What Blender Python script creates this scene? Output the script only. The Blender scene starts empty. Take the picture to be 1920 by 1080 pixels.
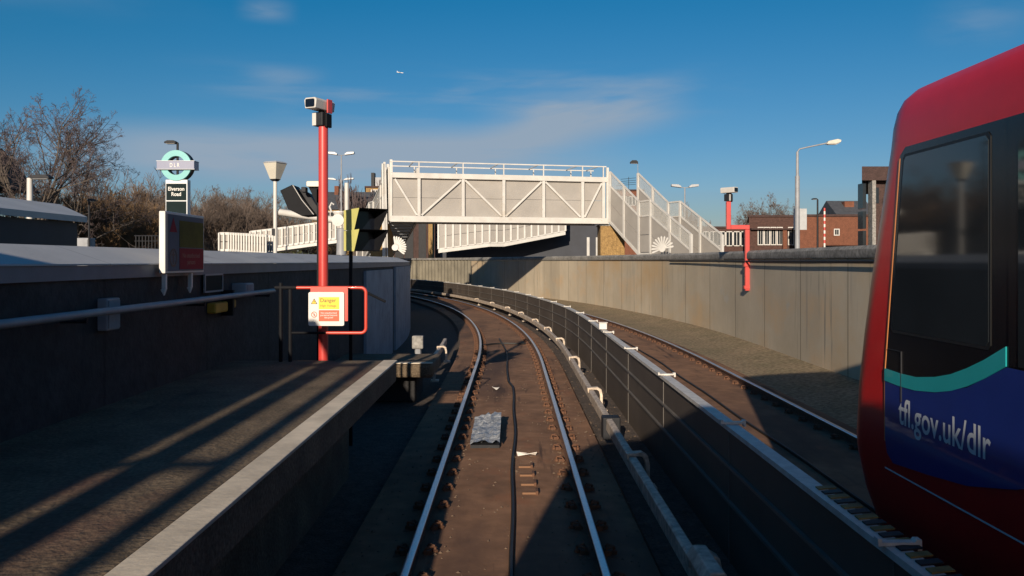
import bpy, math, random
from mathutils import Vector, Matrix
V = Vector
sc = bpy.context.scene
col = sc.collection
# ------------------------------------------------------------------ camera
HC = 2.32; F = 1600.0; HZ = 490.0
cam = bpy.data.cameras.new('camera'); cam.sensor_width = 36; cam.lens = F/1920*36
cam.shift_y = -(540-HZ)/1920; cam.clip_start = 0.02; cam.clip_end = 9000
co = bpy.data.objects.new('camera', cam); col.objects.link(co)
co.location = (0, 0, HC); co.rotation_euler = (math.pi/2, 0, 0); sc.camera = co
sc.view_settings.view_transform = 'Standard'; sc.view_settings.look = 'None'
sc.view_settings.exposure = .27; sc.view_settings.gamma = 1
# ------------------------------------------------------------------ sun and sky
SUN = V((-.18, -1, .285)).normalized()
el = math.asin(SUN.z); az = math.atan2(SUN.x, SUN.y)
sl = bpy.data.lights.new('sun', 'SUN'); sl.energy = 5.0; sl.angle = math.radians(.5); sl.color = (1, .85, .67)
so = bpy.data.objects.new('sun', sl); col.objects.link(so)
so.rotation_euler = (-SUN).to_track_quat('-Z', 'Y').to_euler(); so.location = (-20, -100, 60)

w = bpy.data.worlds.new('World'); sc.world = w; w.use_nodes = True
nt = w.node_tree; N = nt.nodes; L = nt.links
bg = N['Background']; bg.inputs['Strength'].default_value = .05
sky = N.new('ShaderNodeTexSky'); sky.sky_type = 'NISHITA'; sky.sun_disc = False
sky.sun_elevation = el; sky.sun_rotation = az % (2*math.pi)
sky.air_density = 1.0; sky.dust_density = .5; sky.ozone_density = 2.6
hs = N.new('ShaderNodeHueSaturation'); hs.inputs['Saturation'].default_value = 1.22; hs.inputs['Hue'].default_value = .487
hs.inputs['Value'].default_value = 1.0
L.new(sky.outputs[0], hs.inputs['Color'])
tg = N.new('ShaderNodeMix'); tg.data_type = 'RGBA'; tg.blend_type = 'MULTIPLY'; tg.inputs[0].default_value = 1
L.new(hs.outputs[0], tg.inputs[6]); tg.inputs[7].default_value = (1, .95, 1.27, 1)
sb = N.new('ShaderNodeMix'); sb.data_type = 'RGBA'; sb.blend_type = 'SUBTRACT'; sb.inputs[0].default_value = 1
L.new(tg.outputs[2], sb.inputs[6]); sb.inputs[7].default_value = (.86, .0, .0, 1)
tint = N.new('ShaderNodeMix'); tint.data_type = 'RGBA'; tint.blend_type = 'LIGHTEN'; tint.inputs[0].default_value = 1
L.new(sb.outputs[2], tint.inputs[6]); tint.inputs[7].default_value = (.15, .3, .5, 1)
tcw = N.new('ShaderNodeTexCoord'); sep = N.new('ShaderNodeSeparateXYZ'); L.new(tcw.outputs['Generated'], sep.inputs[0])
def wm(op, a, b=None, c=None):
    n = N.new('ShaderNodeMath'); n.operation = op
    for i, v in enumerate((a, b, c)):
        if v is None: continue
        if isinstance(v, (int, float)): n.inputs[i].default_value = v
        else: L.new(v, n.inputs[i])
    return n.outputs[0]
def ramp01(x, a, b):
    n = N.new('ShaderNodeMapRange'); n.interpolation_type = 'SMOOTHSTEP'; L.new(x, n.inputs[0])
    n.inputs[1].default_value = a; n.inputs[2].default_value = b
    return n.outputs[0]
azm = wm('ARCTAN2', sep.outputs['X'], sep.outputs['Y'])          # 0 straight ahead
elv = wm('ARCSINE', sep.outputs['Z'])
def cloud(a0, a1, fa, e0, e1, fe, sx, sz, lo, hi, seed, tilt=0):
    e = wm('ADD', elv, wm('MULTIPLY', azm, tilt))
    cb = N.new('ShaderNodeCombineXYZ'); L.new(wm('MULTIPLY', azm, sx), cb.inputs[0]); L.new(wm('MULTIPLY', e, sz), cb.inputs[1]); cb.inputs[2].default_value = seed
    nz = N.new('ShaderNodeTexNoise'); nz.inputs['Scale'].default_value = 1; nz.inputs['Detail'].default_value = 7; nz.inputs['Roughness'].default_value = .52
    nz.inputs['Distortion'].default_value = .25
    L.new(cb.outputs[0], nz.inputs['Vector'])
    m = ramp01(nz.outputs[0], lo, hi)
    for x, a, b in ((azm, a0-fa, a0+fa), (azm, a1+fa, a1-fa), (e, e0-fe, e0+fe), (e, e1+fe, e1-fe)):
        m = wm('MULTIPLY', m, ramp01(x, a, b))
    return m
c1 = cloud(-.45, .06, .12, .098, .150, .020, 4, 22, .10, .50, 3.1, -.02)
c2 = cloud(.0, .17, .06, .140, .185, .022, 5, 26, .16, .55, 8.4, -.10)
c3 = cloud(-.30, -.26, .02, .268, .284, .010, 9, 40, .2, .6, 5.7)
c4 = cloud(-.9, -.40, .12, .27, .36, .05, 3, 10, .3, .8, 1.2)
c5 = cloud(.47, .53, .04, .225, .26, .02, 6, 26, .25, .7, 2.2)
c6 = cloud(-.29, -.23, .03, .195, .215, .010, 8, 40, .2, .6, 6.2)
c7 = cloud(-.3, .2, .12, .165, .215, .02, 6, 45, .4, .8, 9.6)
tot = c1
for c, k in ((c2, .95), (c3, .45), (c4, .4), (c5, .4), (c6, .35), (c7, .5)): tot = wm('ADD', tot, wm('MULTIPLY', c, k))
tot = wm('MINIMUM', wm('MULTIPLY', tot, 1.05), .92)
mx = N.new('ShaderNodeMix'); mx.data_type = 'RGBA'; L.new(tot, mx.inputs[0]); L.new(tint.outputs[2], mx.inputs[6]); mx.inputs[7].default_value = (5.0, 6.3, 7.9, 1)
L.new(mx.outputs[2], bg.inputs['Color'])

# ------------------------------------------------------------------ helpers
def srgb(r, g, b): return tuple(((c/255)/12.92 if c/255 <= .04045 else ((c/255+.055)/1.055)**2.4) for c in (r, g, b))
MATS = {}
def mat(name, c, rough=.6, var=.25, scale=4, metal=0, bump=0, stretch=(1, 1, 1), spec=.5, c2=None, coat=0, alpha=1, uv=False, fine=0):
    m = bpy.data.materials.new(name); m.use_nodes = True; MATS[name] = m
    n = m.node_tree.nodes; l = m.node_tree.links; p = n['Principled BSDF']
    p.inputs['Roughness'].default_value = rough; p.inputs['Metallic'].default_value = metal
    p.inputs['Specular IOR Level'].default_value = spec; p.inputs['Coat Weight'].default_value = coat; p.inputs['Alpha'].default_value = alpha
    tc = n.new('ShaderNodeTexCoord'); mp = n.new('ShaderNodeMapping'); mp.inputs['Scale'].default_value = stretch
    l.new(tc.outputs['UV' if uv else 'Object'], mp.inputs[0])
    nz = n.new('ShaderNodeTexNoise'); nz.inputs['Scale'].default_value = scale; nz.inputs['Detail'].default_value = 8; nz.inputs['Roughness'].default_value = .62
    l.new(mp.outputs[0], nz.inputs['Vector'])
    rp = n.new('ShaderNodeValToRGB'); rp.color_ramp.elements[0].position = .3; rp.color_ramp.elements[1].position = .7
    d = c2 if c2 else tuple(x*(1-var) for x in c)
    e = c if c2 else tuple(min(1, x*(1+var*.6)) for x in c)
    rp.color_ramp.elements[0].color = (*d, 1); rp.color_ramp.elements[1].color = (*e, 1)
    l.new(nz.outputs[0], rp.inputs[0])
    out = rp.outputs[0]
    if fine:
        n2 = n.new('ShaderNodeTexNoise'); n2.inputs['Scale'].default_value = fine; n2.inputs['Detail'].default_value = 3
        l.new(tc.outputs['Object'], n2.inputs['Vector'])
        mr = n.new('ShaderNodeMapRange'); mr.inputs[1].default_value = .3; mr.inputs[2].default_value = .7; mr.inputs[3].default_value = .6 if fine > 6 else .8; mr.inputs[4].default_value = 1.35 if fine > 6 else 1.15
        l.new(n2.outputs[0], mr.inputs[0])
        mm = n.new('ShaderNodeMix'); mm.data_type = 'RGBA'; mm.blend_type = 'MULTIPLY'; mm.inputs[0].default_value = 1
        l.new(out, mm.inputs[6]); l.new(mr.outputs[0], mm.inputs[7]); out = mm.outputs[2]
    l.new(out, p.inputs['Base Color'])
    if bump:
        b = n.new('ShaderNodeBump'); b.inputs['Strength'].default_value = bump; b.inputs['Distance'].default_value = .02
        n3 = n.new('ShaderNodeTexNoise'); n3.inputs['Scale'].default_value = max(scale*6, 25); n3.inputs['Detail'].default_value = 4
        l.new(tc.outputs['Object'], n3.inputs['Vector']); l.new(n3.outputs[0], b.inputs['Height']); l.new(b.outputs[0], p.inputs['Normal'])
    return m
def joints(m, period, width, dark=.45, vperiod=0, axis='UV'):
    """dark joint lines every PERIOD along u (and VPERIOD along v) multiplied into a material's colour"""
    n = m.node_tree.nodes; l = m.node_tree.links; p = n['Principled BSDF']
    src = p.inputs['Base Color'].links[0].from_socket
    tc = n.new('ShaderNodeTexCoord'); sp = n.new('ShaderNodeSeparateXYZ'); l.new(tc.outputs[axis], sp.inputs[0])
    def line(sock, per, wd):
        a = n.new('ShaderNodeMath'); a.operation = 'PINGPONG'; l.new(sock, a.inputs[0]); a.inputs[1].default_value = per/2
        b = n.new('ShaderNodeMapRange'); l.new(a.outputs[0], b.inputs[0]); b.inputs[1].default_value = wd*.4; b.inputs[2].default_value = wd
        b.inputs[3].default_value = dark; b.inputs[4].default_value = 1; return b.outputs[0]
    o = line(sp.outputs[0], period, width)
    if vperiod:
        q = n.new('ShaderNodeMath'); q.operation = 'MULTIPLY'; l.new(o, q.inputs[0]); l.new(line(sp.outputs[1], vperiod, width), q.inputs[1]); o = q.outputs[0]
    mm = n.new('ShaderNodeMix'); mm.data_type = 'RGBA'; mm.blend_type = 'MULTIPLY'; mm.inputs[0].default_value = 1
    l.new(src, mm.inputs[6]); l.new(o, mm.inputs[7]); l.new(mm.outputs[2], p.inputs['Base Color'])
    return m
def panels(m, period, lo, hi):
    n = m.node_tree.nodes; l = m.node_tree.links; p = n['Principled BSDF']; src = p.inputs['Base Color'].links[0].from_socket
    tc = n.new('ShaderNodeTexCoord'); sp = n.new('ShaderNodeSeparateXYZ'); l.new(tc.outputs['UV'], sp.inputs[0])
    d = n.new('ShaderNodeMath'); d.operation = 'DIVIDE'; l.new(sp.outputs[0], d.inputs[0]); d.inputs[1].default_value = period
    f = n.new('ShaderNodeMath'); f.operation = 'ROUND'; l.new(d.outputs[0], f.inputs[0])
    wn = n.new('ShaderNodeTexWhiteNoise'); wn.noise_dimensions = '1D'; l.new(f.outputs[0], wn.inputs['W'])
    r = n.new('ShaderNodeMapRange'); l.new(wn.outputs['Value'], r.inputs[0]); r.inputs[3].default_value = lo; r.inputs[4].default_value = hi
    mm = n.new('ShaderNodeMix'); mm.data_type = 'RGBA'; mm.blend_type = 'MULTIPLY'; mm.inputs[0].default_value = 1
    l.new(src, mm.inputs[6]); l.new(r.outputs[0], mm.inputs[7]); l.new(mm.outputs[2], p.inputs['Base Color']); return m
def stains(m, sx, sz, lo, hi, c, uv=True, seed=0.):
    n = m.node_tree.nodes; l = m.node_tree.links; p = n['Principled BSDF']
    src = p.inputs['Base Color'].links[0].from_socket
    tc = n.new('ShaderNodeTexCoord'); mp = n.new('ShaderNodeMapping'); mp.inputs['Scale'].default_value = (sx, sz, 1 if uv else sx); mp.inputs['Location'].default_value = (seed, seed, seed)
    l.new(tc.outputs['UV' if uv else 'Object'], mp.inputs[0])
    nz = n.new('ShaderNodeTexNoise'); nz.inputs['Scale'].default_value = 1; nz.inputs['Detail'].default_value = 7; nz.inputs['Roughness'].default_value = .6; l.new(mp.outputs[0], nz.inputs['Vector'])
    r = n.new('ShaderNodeMapRange'); l.new(nz.outputs[0], r.inputs[0]); r.inputs[1].default_value = lo; r.inputs[2].default_value = hi
    mm = n.new('ShaderNodeMix'); mm.data_type = 'RGBA'; l.new(r.outputs[0], mm.inputs[0]); l.new(src, mm.inputs[6]); mm.inputs[7].default_value = (*c, 1)
    l.new(mm.outputs[2], p.inputs['Base Color']); return m

WMX = {}
class MB:
    def __init__(s): s.v = []; s.f = []; s.m = []; s.uv = []; s.cur = 0
    def add(s, vs, fs, uvs=None):
        b = len(s.v); s.v += [V(x) for x in vs]
        for i, f in enumerate(fs):
            s.f.append([b+j for j in f]); s.m.append(s.cur); s.uv.append(uvs[i] if uvs else [(0, 0)]*len(f))
        return s
    def box(s, c, size, M=None):
        x, y, z = (a/2 for a in size); c = V(c)
        vs = [V((i*x, j*y, k*z)) for i in (-1, 1) for j in (-1, 1) for k in (-1, 1)]
        vs = [(M @ q if M else q)+c for q in vs]
        return s.add(vs, [(0, 1, 3, 2), (4, 6, 7, 5), (0, 4, 5, 1), (2, 3, 7, 6), (0, 2, 6, 4), (1, 5, 7, 3)])
    def b2(s, lo, hi): return s.box([(a+b)/2 for a, b in zip(lo, hi)], [b-a for a, b in zip(lo, hi)])
    def bar(s, a, b, wd, ht, up=(0, 0, 1)):
        a = V(a); b = V(b); d = (b-a); Ln = d.length; d.normalize(); up = V(up)
        sd = d.cross(up)
        if sd.length < 1e-4: sd = d.cross(V((0, 1, 0)))
        sd.normalize(); u = sd.cross(d)
        M = Matrix((sd, d, u)).transposed()
        return s.box((a+b)/2, (wd, Ln, ht), M)
    def tube(s, pts, r, n=8, r2=None, caps=True):
        pts = [V(p) for p in pts]; k = len(pts); vs = []; fs = []
        ref = None
        for i, p in enumerate(pts):
            d = (pts[min(i+1, k-1)]-pts[max(i-1, 0)]).normalized()
            if ref is None:
                ref = d.cross(V((0, 0, 1)));
                if ref.length < 1e-3: ref = d.cross(V((0, 1, 0)))
            a = (ref-d*ref.dot(d)).normalized(); ref = a; b = d.cross(a)
            rr = r if r2 is None else r+(r2-r)*i/(k-1)
            for j in range(n):
                t = 2*math.pi*j/n; vs.append(p+a*math.cos(t)*rr+b*math.sin(t)*rr)
        for i in range(k-1):
            for j in range(n): fs.append((i*n+j, i*n+(j+1) % n, (i+1)*n+(j+1) % n, (i+1)*n+j))
        if caps: fs.append(tuple(range(n-1, -1, -1))); fs.append(tuple((k-1)*n+j for j in range(n)))
        return s.add(vs, fs)
    def lathe(s, c, prof, n=16):
        vs = []; fs = []; c = V(c)
        for r, z in prof:
            for j in range(n):
                t = 2*math.pi*j/n; vs.append(c+V((r*math.cos(t), r*math.sin(t), z)))
        for i in range(len(prof)-1):
            for j in range(n): fs.append((i*n+j, i*n+(j+1) % n, (i+1)*n+(j+1) % n, (i+1)*n+j))
        fs.append(tuple(range(n-1, -1, -1))); fs.append(tuple((len(prof)-1)*n+j for j in range(n)))
        return s.add(vs, fs)
    def plate(s, M, poly, t, off=0):
        """2-d polygon (counter-clockwise) in frame M, from off to off+t along its outward axis"""
        n = len(poly); vs = [M @ V((x, y, off)) for x, y in poly]+[M @ V((x, y, off+t)) for x, y in poly]
        fs = [tuple(range(n-1, -1, -1)), tuple(range(n, 2*n))]+[(i, (i+1) % n, n+(i+1) % n, n+i) for i in range(n)]
        return s.add(vs, fs)
    def ring(s, M, r0, r1, t, off=0, n=48, a0=0, a1=2*math.pi):
        vs = []; fs = []; full = abs(a1-a0-2*math.pi) < 1e-6; k = n if full else n+1
        for i in range(k):
            a = a0+(a1-a0)*i/n
            for r, o in ((r0, off), (r1, off), (r1, off+t), (r0, off+t)): vs.append(M @ V((r*math.cos(a), r*math.sin(a), o)))
        for i in range(n):
            j = (i+1) % k
            for q in range(4): fs.append((4*i+q, 4*i+(q+1) % 4, 4*j+(q+1) % 4, 4*j+q))
        return s.add(vs, fs)
    def loft(s, rings, closed=False):
        n = len(rings[0]); vs = [p for r in rings for p in r]; fs = []
        for i in range(len(rings)-1):
            for j in range(n if closed else n-1): fs.append((i*n+j, i*n+(j+1) % n, (i+1)*n+(j+1) % n, (i+1)*n+j))
        return s.add(vs, fs)
    def text(s, M, string, width=None, height=None, t=.003, off=0, cx=0, cy=0, sp=1.0, bold=.0):
        cu = bpy.data.curves.new('lettering', 'FONT'); cu.body = string; cu.align_x = 'CENTER'; cu.space_line = sp; cu.offset = bold; cu.resolution_u = 3
        o = bpy.data.objects.new('lettering', cu); col.objects.link(o)
        dg = bpy.context.evaluated_depsgraph_get(); me = bpy.data.meshes.new_from_object(o.evaluated_get(dg))
        xs = [q.co.x for q in me.vertices]; ys = [q.co.y for q in me.vertices]
        k = width/(max(xs)-min(xs)) if width else height/(max(ys)-min(ys)); ky = k if not (width and height) else height/(max(ys)-min(ys))
        mx_, my_ = (max(xs)+min(xs))/2, (max(ys)+min(ys))/2
        for f in me.polygons:
            p = [((me.vertices[i].co.x-mx_)*k+cx, (me.vertices[i].co.y-my_)*ky+cy) for i in f.vertices]
            s.add([M @ V((a, b, off+t)) for a, b in p], [tuple(range(len(p)))])
        bpy.data.objects.remove(o); bpy.data.curves.remove(cu); bpy.data.meshes.remove(me)
        return s
    def build(s, name, mt, parent=None, bevel=0, smooth=None, seg=2):
        me = bpy.data.meshes.new(name); Mi = WMX[parent.name].inverted() if parent else None
        me.from_pydata([tuple(Mi @ q) if Mi else tuple(q) for q in s.v], [], s.f)
        for q in (mt if isinstance(mt, (list, tuple)) else [mt]): me.materials.append(MATS[q] if isinstance(q, str) else q)
        me.polygons.foreach_set('material_index', s.m)
        if any(x != (0, 0) for f in s.uv for x in f):
            u = me.uv_layers.new(name='UVMap'); u.data.foreach_set('uv', [c for f in s.uv for x in f for c in x])
        me.update()
        if smooth:
            me.polygons.foreach_set('use_smooth', [True]*len(me.polygons)); me.set_sharp_from_angle(angle=math.radians(smooth))
        o = bpy.data.objects.new(name, me); col.objects.link(o)
        if parent: o.parent = parent
        WMX[o.name] = WMX[parent.name] if parent else Matrix.Identity(4)
        if bevel:
            b = o.modifiers.new('bevel', 'BEVEL'); b.width = bevel; b.segments = seg; b.limit_method = 'ANGLE'; b.angle_limit = math.radians(40)
        return o
def tag(o, label=None, cat=None, group=None, kind=None):
    for k, v in (('label', label), ('category', cat), ('group', group), ('kind', kind)):
        if v: o[k] = v
    return o
def thing(name, label, cat, loc=(0, 0, 0), rz=0, group=None):
    o = bpy.data.objects.new(name, None); col.objects.link(o); o.location = loc; o.rotation_euler = (0, 0, rz); o.empty_display_size = .2
    WMX[o.name] = Matrix.Translation(V(loc)) @ Matrix.Rotation(rz, 4, 'Z')
    return tag(o, label, cat, group)
def dup(o, loc, rz=0, scale=1, label=None):
    def cp(a, par):
        c = a.copy(); col.objects.link(c); c.parent = par
        for ch in a.children: cp(ch, c)
        return c
    r = cp(o, None); r.location = loc; r.rotation_euler = (0, 0, rz); r.scale = (scale,)*3 if isinstance(scale, (int, float)) else scale
    if label: r['label'] = label
    return r
def W(px, py, Y): return V(((px-960)*Y/F, Y, HC-(py-HZ)*Y/F))
def WX(px, Y): return (px-960)*Y/F
def WZ(py, Y): return HC-(py-HZ)*Y/F
def fr(o, right=(1, 0, 0), up=(0, 0, 1)):
    r = V(right).normalized(); u = V(up).normalized(); n = r.cross(u)
    M = Matrix((r, u, n)).transposed().to_4x4(); M.translation = V(o); return M
def rect(x0, y0, x1, y1): return [(x0, y0), (x1, y0), (x1, y1), (x0, y1)]
def rrect(x0, y0, x1, y1, r, n=5):
    p = []
    for cx, cy, a in ((x1-r, y0+r, -90), (x1-r, y1-r, 0), (x0+r, y1-r, 90), (x0+r, y0+r, 180)):
        for i in range(n+1):
            t = math.radians(a+90*i/n); p.append((cx+r*math.cos(t), cy+r*math.sin(t)))
    return p
# the alignment: straight, then a left-hand curve
R = 122.0; S0 = 19.5; X0 = -.05
def path(s, o=0., z=0.):
    if s <= S0: return V((X0+o, s, z))
    t = (s-S0)/R; return V((X0-R+(R+o)*math.cos(t), S0+(R+o)*math.sin(t), z))
def interp(tab):
    def f(s):
        if s <= tab[0][0]: return tab[0][1]
        for (a, x), (b, y) in zip(tab, tab[1:]):
            if s <= b:
                t = (s-a)/(b-a); t = t*t*(3-2*t); return x+(y-x)*t
        return tab[-1][1]
    return f
def srange(a, b, st=1.5):
    n = max(1, round((b-a)/st)); return [a+(b-a)*i/n for i in range(n+1)]
def sweep(mb, prof, ss, of=lambda s: 0, closed=False, caps=True, vof=0):
    """profile (offset to the right, z) swept along the alignment; uv = metres"""
    n = len(prof); ln = [0]
    pp = prof+([prof[0]] if closed else [])
    for a, b in zip(pp, pp[1:]): ln.append(ln[-1]+math.dist(a, b))
    vs = [path(s, of(s)+o, z) for s in ss for o, z in prof]; fs = []; uvs = []
    for i in range(len(ss)-1):
        for j in range(n if closed else n-1):
            k = (j+1) % n
            fs.append((i*n+j, (i+1)*n+j, (i+1)*n+k, i*n+k)[::-1]); a, b = ln[j]+vof, ln[j+1]+vof
            uvs.append([(ss[i], a), (ss[i+1], a), (ss[i+1], b), (ss[i], b)][::-1])
    if closed and caps:
        fs.append(tuple(range(n-1, -1, -1))); uvs.append([(ss[0], 0)]*n); fs.append(tuple((len(ss)-1)*n+j for j in range(n))); uvs.append([(ss[-1], 0)]*n)
    return mb.add(vs, fs, uvs)

# ------------------------------------------------------------------ materials
mat('trackbed', (.30, .165, .095), .9, c2=(.17, .095, .058), scale=.9, bump=.12, fine=5, spec=.2)
stains(MATS['trackbed'], .5, .12, .5, .68, (.10, .06, .045), uv=False, seed=4)
stains(MATS['trackbed'], 4.5, .35, .60, .70, (.085, .05, .036), uv=False, seed=14)
stains(MATS['trackbed'], 2.2, 1.2, .58, .75, (.26, .12, .065), uv=False, seed=9)
mat('shoulder', (.30, .225, .145), .9, c2=(.20, .165, .10), scale=.8, bump=.5, fine=12, spec=.2)
mat('grit', (.22, .15, .10), .9, c2=(.08, .055, .04), scale=3)
mat('ballast', (.085, .062, .048), .95, .5, scale=7, bump=1, fine=30)  # set extra dark so the shaded pits beside the slabs go near black
mat('ground', (.07, .065, .05), .95, .4, scale=.5, bump=.4)
mat('rail_steel', (.62, .62, .64), .32, .12, scale=30, metal=.85)
mat('rust', (.13, .06, .032), .85, .4, scale=14, bump=.4)
mat('concrete', (.55, .475, .36), .85, c2=(.44, .375, .28), scale=.5, bump=.15, spec=.25, uv=True)
stains(MATS['concrete'], .8, .12, .56, .78, (.33, .30, .25), seed=3)
stains(MATS['concrete'], .35, .5, .54, .72, (.55, .40, .25), seed=11)
stains(MATS['concrete'], 3.0, .22, .62, .76, (.36, .31, .25), seed=21)
panels(MATS['concrete'], 2.9, .86, 1.06)
stains(MATS['concrete'], .16, .22, .50, .66, (.50, .36, .21), seed=33)
stains(MATS['concrete'], 5.0, .30, .60, .70, (.30, .265, .21), seed=41)
stains(MATS['concrete'], .45, .55, .62, .66, (.45, .41, .34), seed=51)
joints(MATS['concrete'], 2.9, .028, .35)
mat('coping', (.34, .325, .30), .8, c2=(.17, .165, .155), scale=1.2, bump=.3, uv=True, fine=12, spec=.3)
mat('coping_lead', (.52, .515, .51), .65, c2=(.42, .42, .42), scale=1.0, uv=True, spec=.35, bump=.08)
stains(MATS['coping_lead'], .8, 2.4, .58, .75, (.25, .25, .26), seed=6)
joints(MATS['coping_lead'], 2.4, .012, .6)
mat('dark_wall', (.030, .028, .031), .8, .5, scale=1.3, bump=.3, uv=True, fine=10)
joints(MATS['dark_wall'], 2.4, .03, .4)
mat('fascia', (.15, .16, .19), .55, .2, scale=2, uv=True)
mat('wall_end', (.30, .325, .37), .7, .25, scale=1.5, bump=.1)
stains(MATS['wall_end'], 2.5, 2.5, .55, .75, (.17, .18, .20), uv=False)
mat('pale_render', (.30, .31, .33), .8, .3, scale=2, bump=.2)
mat('asphalt', (.155, .115, .075), .88, .45, scale=2.2, bump=.6, fine=40, spec=.3)
stains(MATS['asphalt'], 3, .5, .6, .75, (.055, .045, .036), uv=False, seed=2)
stains(MATS['asphalt'], .7, .2, .56, .72, (.13, .058, .045), uv=False, seed=7)
mat('edge_white', (.66, .57, .44), .75, .3, scale=3, bump=.15)
stains(MATS['edge_white'], 2.5, 1.2, .58, .74, (.36, .31, .25), uv=False)
mat('corrugated', (.25, .225, .17), .6, .3, scale=.8, uv=True)
mat('white_paint', (.56, .545, .515), .45, .14, scale=1.6, spec=.4)
stains(MATS['white_paint'], .9, .9, .60, .82, (.42, .37, .30), uv=False, seed=2)
stains(MATS['white_paint'], 5, 5, .66, .76, (.34, .24, .15), uv=False, seed=7)
mat('bridge_panel', (.33, .31, .285), .5, .12, scale=.9, spec=.3)
stains(MATS['bridge_panel'], 2.2, 2.2, .57, .80, (.31, .285, .25), uv=False, seed=5)
mat('grey_paint', (.27, .28, .30), .5, .2, scale=4)
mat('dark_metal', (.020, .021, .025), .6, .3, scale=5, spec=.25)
mat('black_plastic', (.008, .0085, .011), .65, .3, scale=8, spec=.15)
mat('screen_black', (.006, .008, .014), .18, .2, scale=3)
mat('red_paint', (.52, .05, .042), .4, .12, scale=3, coat=.3)
stains(MATS['red_paint'], 9, 9, .64, .74, (.36, .06, .05), uv=False)
mat('red_tube', (.60, .06, .036), .35, .12, scale=5, coat=.3)
mat('train_red', (.64, .012, .012), .34, .12, scale=2, coat=.05, spec=.35)
stains(MATS['train_red'], .7, .7, .55, .8, (.42, .010, .014), uv=False)
mat('train_blue', (.008, .028, .19), .32, .12, scale=2, coat=.4)
mat('train_teal', (.018, .36, .38), .32, .1, scale=2, coat=.4)
mat('train_black', (.008, .008, .010), .2, .2, scale=2)
mat('train_glass', (.020, .024, .028), .05, .3, scale=.9, spec=.75)
mat('seal', (.003, .003, .003), .5, .2)
mat('silver_text', (.62, .64, .66), .5, .05)
mat('edge_trim', (.75, .28, .10), .3, .1)
mat('yellow_side', (.62, .59, .19), .5, .12, scale=4)
mat('yellow_plate', (.85, .58, .02), .5, .06)
mat('red_plate', (.72, .09, .03), .5, .06)
mat('sign_white', (.64, .62, .585), .4, .06)
mat('sign_black', (.012, .012, .012), .5, .1)
mat('teal_sign', (.11, .40, .40), .4, .06)
mat('slate_sign', (.17, .19, .29), .4, .06)
mat('green_black', (.008, .018, .020), .7, .2, spec=.12)
mat('box_face', (.14, .145, .17), .6, .2, scale=1.5, spec=.1)
mat('box_olive', (.14, .115, .02), .6, .4, scale=3, spec=.08)
mat('box_maroon', (.30, .016, .032), .6, .1, spec=.08)
mat('yellow_brick', (.35, .22, .085), .9, c2=(.22, .135, .05), scale=7, bump=.4, fine=26)
joints(MATS['yellow_brick'], .225, .012, .72, axis='Object')
mat('brown_brick', (.075, .037, .029), .9, .4, scale=5, bump=.3, fine=22)
mat('orange_brick', (.165, .062, .034), .9, .25, scale=3, bump=.3, fine=18)
mat('dark_brick', (.06, .034, .03), .9, .35, scale=3, fine=18)
mat('window_dark', (.02, .025, .03), .12, .4, scale=1)
mat('roof_slate', (.07, .075, .085), .7, .35, scale=3)
mat('sheet_roof', (.42, .43, .44), .55, .15, scale=1)
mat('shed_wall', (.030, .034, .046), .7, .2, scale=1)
mat('bark', (.105, .085, .07), .95, .35, scale=6)
mat('twig_purple', (.105, .078, .076), .95, .35, scale=.6)
mat('twig_ochre', (.235, .145, .075), .95, .5, scale=.35)
mat('twig_dark', (.14, .105, .085), .95, .45, scale=.35)
mat('leaf_olive', (.065, .07, .022), .8, .5, scale=.8)
mat('cable', (.010, .009, .009), .6, .3)
mat('conductor', (.60, .51, .41), .55, c2=(.42, .33, .25), scale=3, metal=.1, fine=14)
mat('fence_panel', (.09, .072, .058), .6, .25, scale=.9, spec=.35, uv=True)
mat('fence_rail', (.15, .135, .12), .5, .2, scale=3)
mat('galv', (.58, .55, .50), .5, .25, scale=9)
mat('post_grey', (.20, .19, .18), .5)
mat('foil', (.58, .60, .62), .35, c2=(.12, .14, .17), scale=9, stretch=(.5, 2.6, 1), metal=.4, bump=.8)
mat('paper', (.70, .66, .60), .8, .15)
mat('mesh_screen', (.55, .55, .52), .5, .1, alpha=.38)
mat('lamp_cream', (.56, .53, .45), .4, .1)
mat('lamp_glass', (.42, .43, .44), .25, .15)
mat('hut_yellow', (.50, .30, .03), .6, .25)
mat('worn_yellow', (.24, .16, .04), .7, .5, scale=8)
mat('red_white', (.62, .55, .5), .5, .05)
joints(MATS['red_white'], 1, .6, 1)
mat('plane_white', (.8, .8, .8), .4, .05)

# ------------------------------------------------------------------ setting
mb = MB(); ss = srange(-45, 150, 1.5)
LW = interp([(0, -3.40), (20, -3.36), (30, -3.18), (45, -3.15)])        # face of the left wall
RW = interp([(0, 6.85), (18, 6.9), (32, 7.35), (45, 7.35), (60, 6.85), (90, 6.5)])   # face of the right wall
prof = lambda s: [(LW(s)-.3, -.26), (-1.42, -.26), (-1.36, -.15), (-.35, -.125), (.35, -.125), (1.22, -.15), (1.28, -.24), (2.6, -.24), (2.66, -.15), (3.5, -.125), (4.2, -.125), (5.05, -.15), (5.2, -.19), (RW(s)-.9, -.16), (RW(s)+.2, .0)]
vs = [path(s, o, z) for s in ss for o, z in prof(s)]; n = 15
mb.add(vs, [(i*n+j, i*n+j+1, (i+1)*n+j+1, (i+1)*n+j) for i in range(len(ss)-1) for j in range(n-1)])
mb.m = [1 if (i % 14) in (0, 1, 6, 7) else 2 if (i % 14) in (12, 13) else 0 for i in range(len(mb.f))]
tag(mb.build('trackbed', ['trackbed', 'ballast', 'shoulder']), kind='structure')
g = MB().add([(-900, -400, -.9), (900, -400, -.9), (900, 3000, -.9), (-900, 3000, -.9)], [(0, 1, 2, 3)])
tag(g.build('ground', 'ground'), kind='structure')
pl = [path(s, LW(s)-.35, 1.1) for s in srange(-60, 150, 3)]
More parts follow.
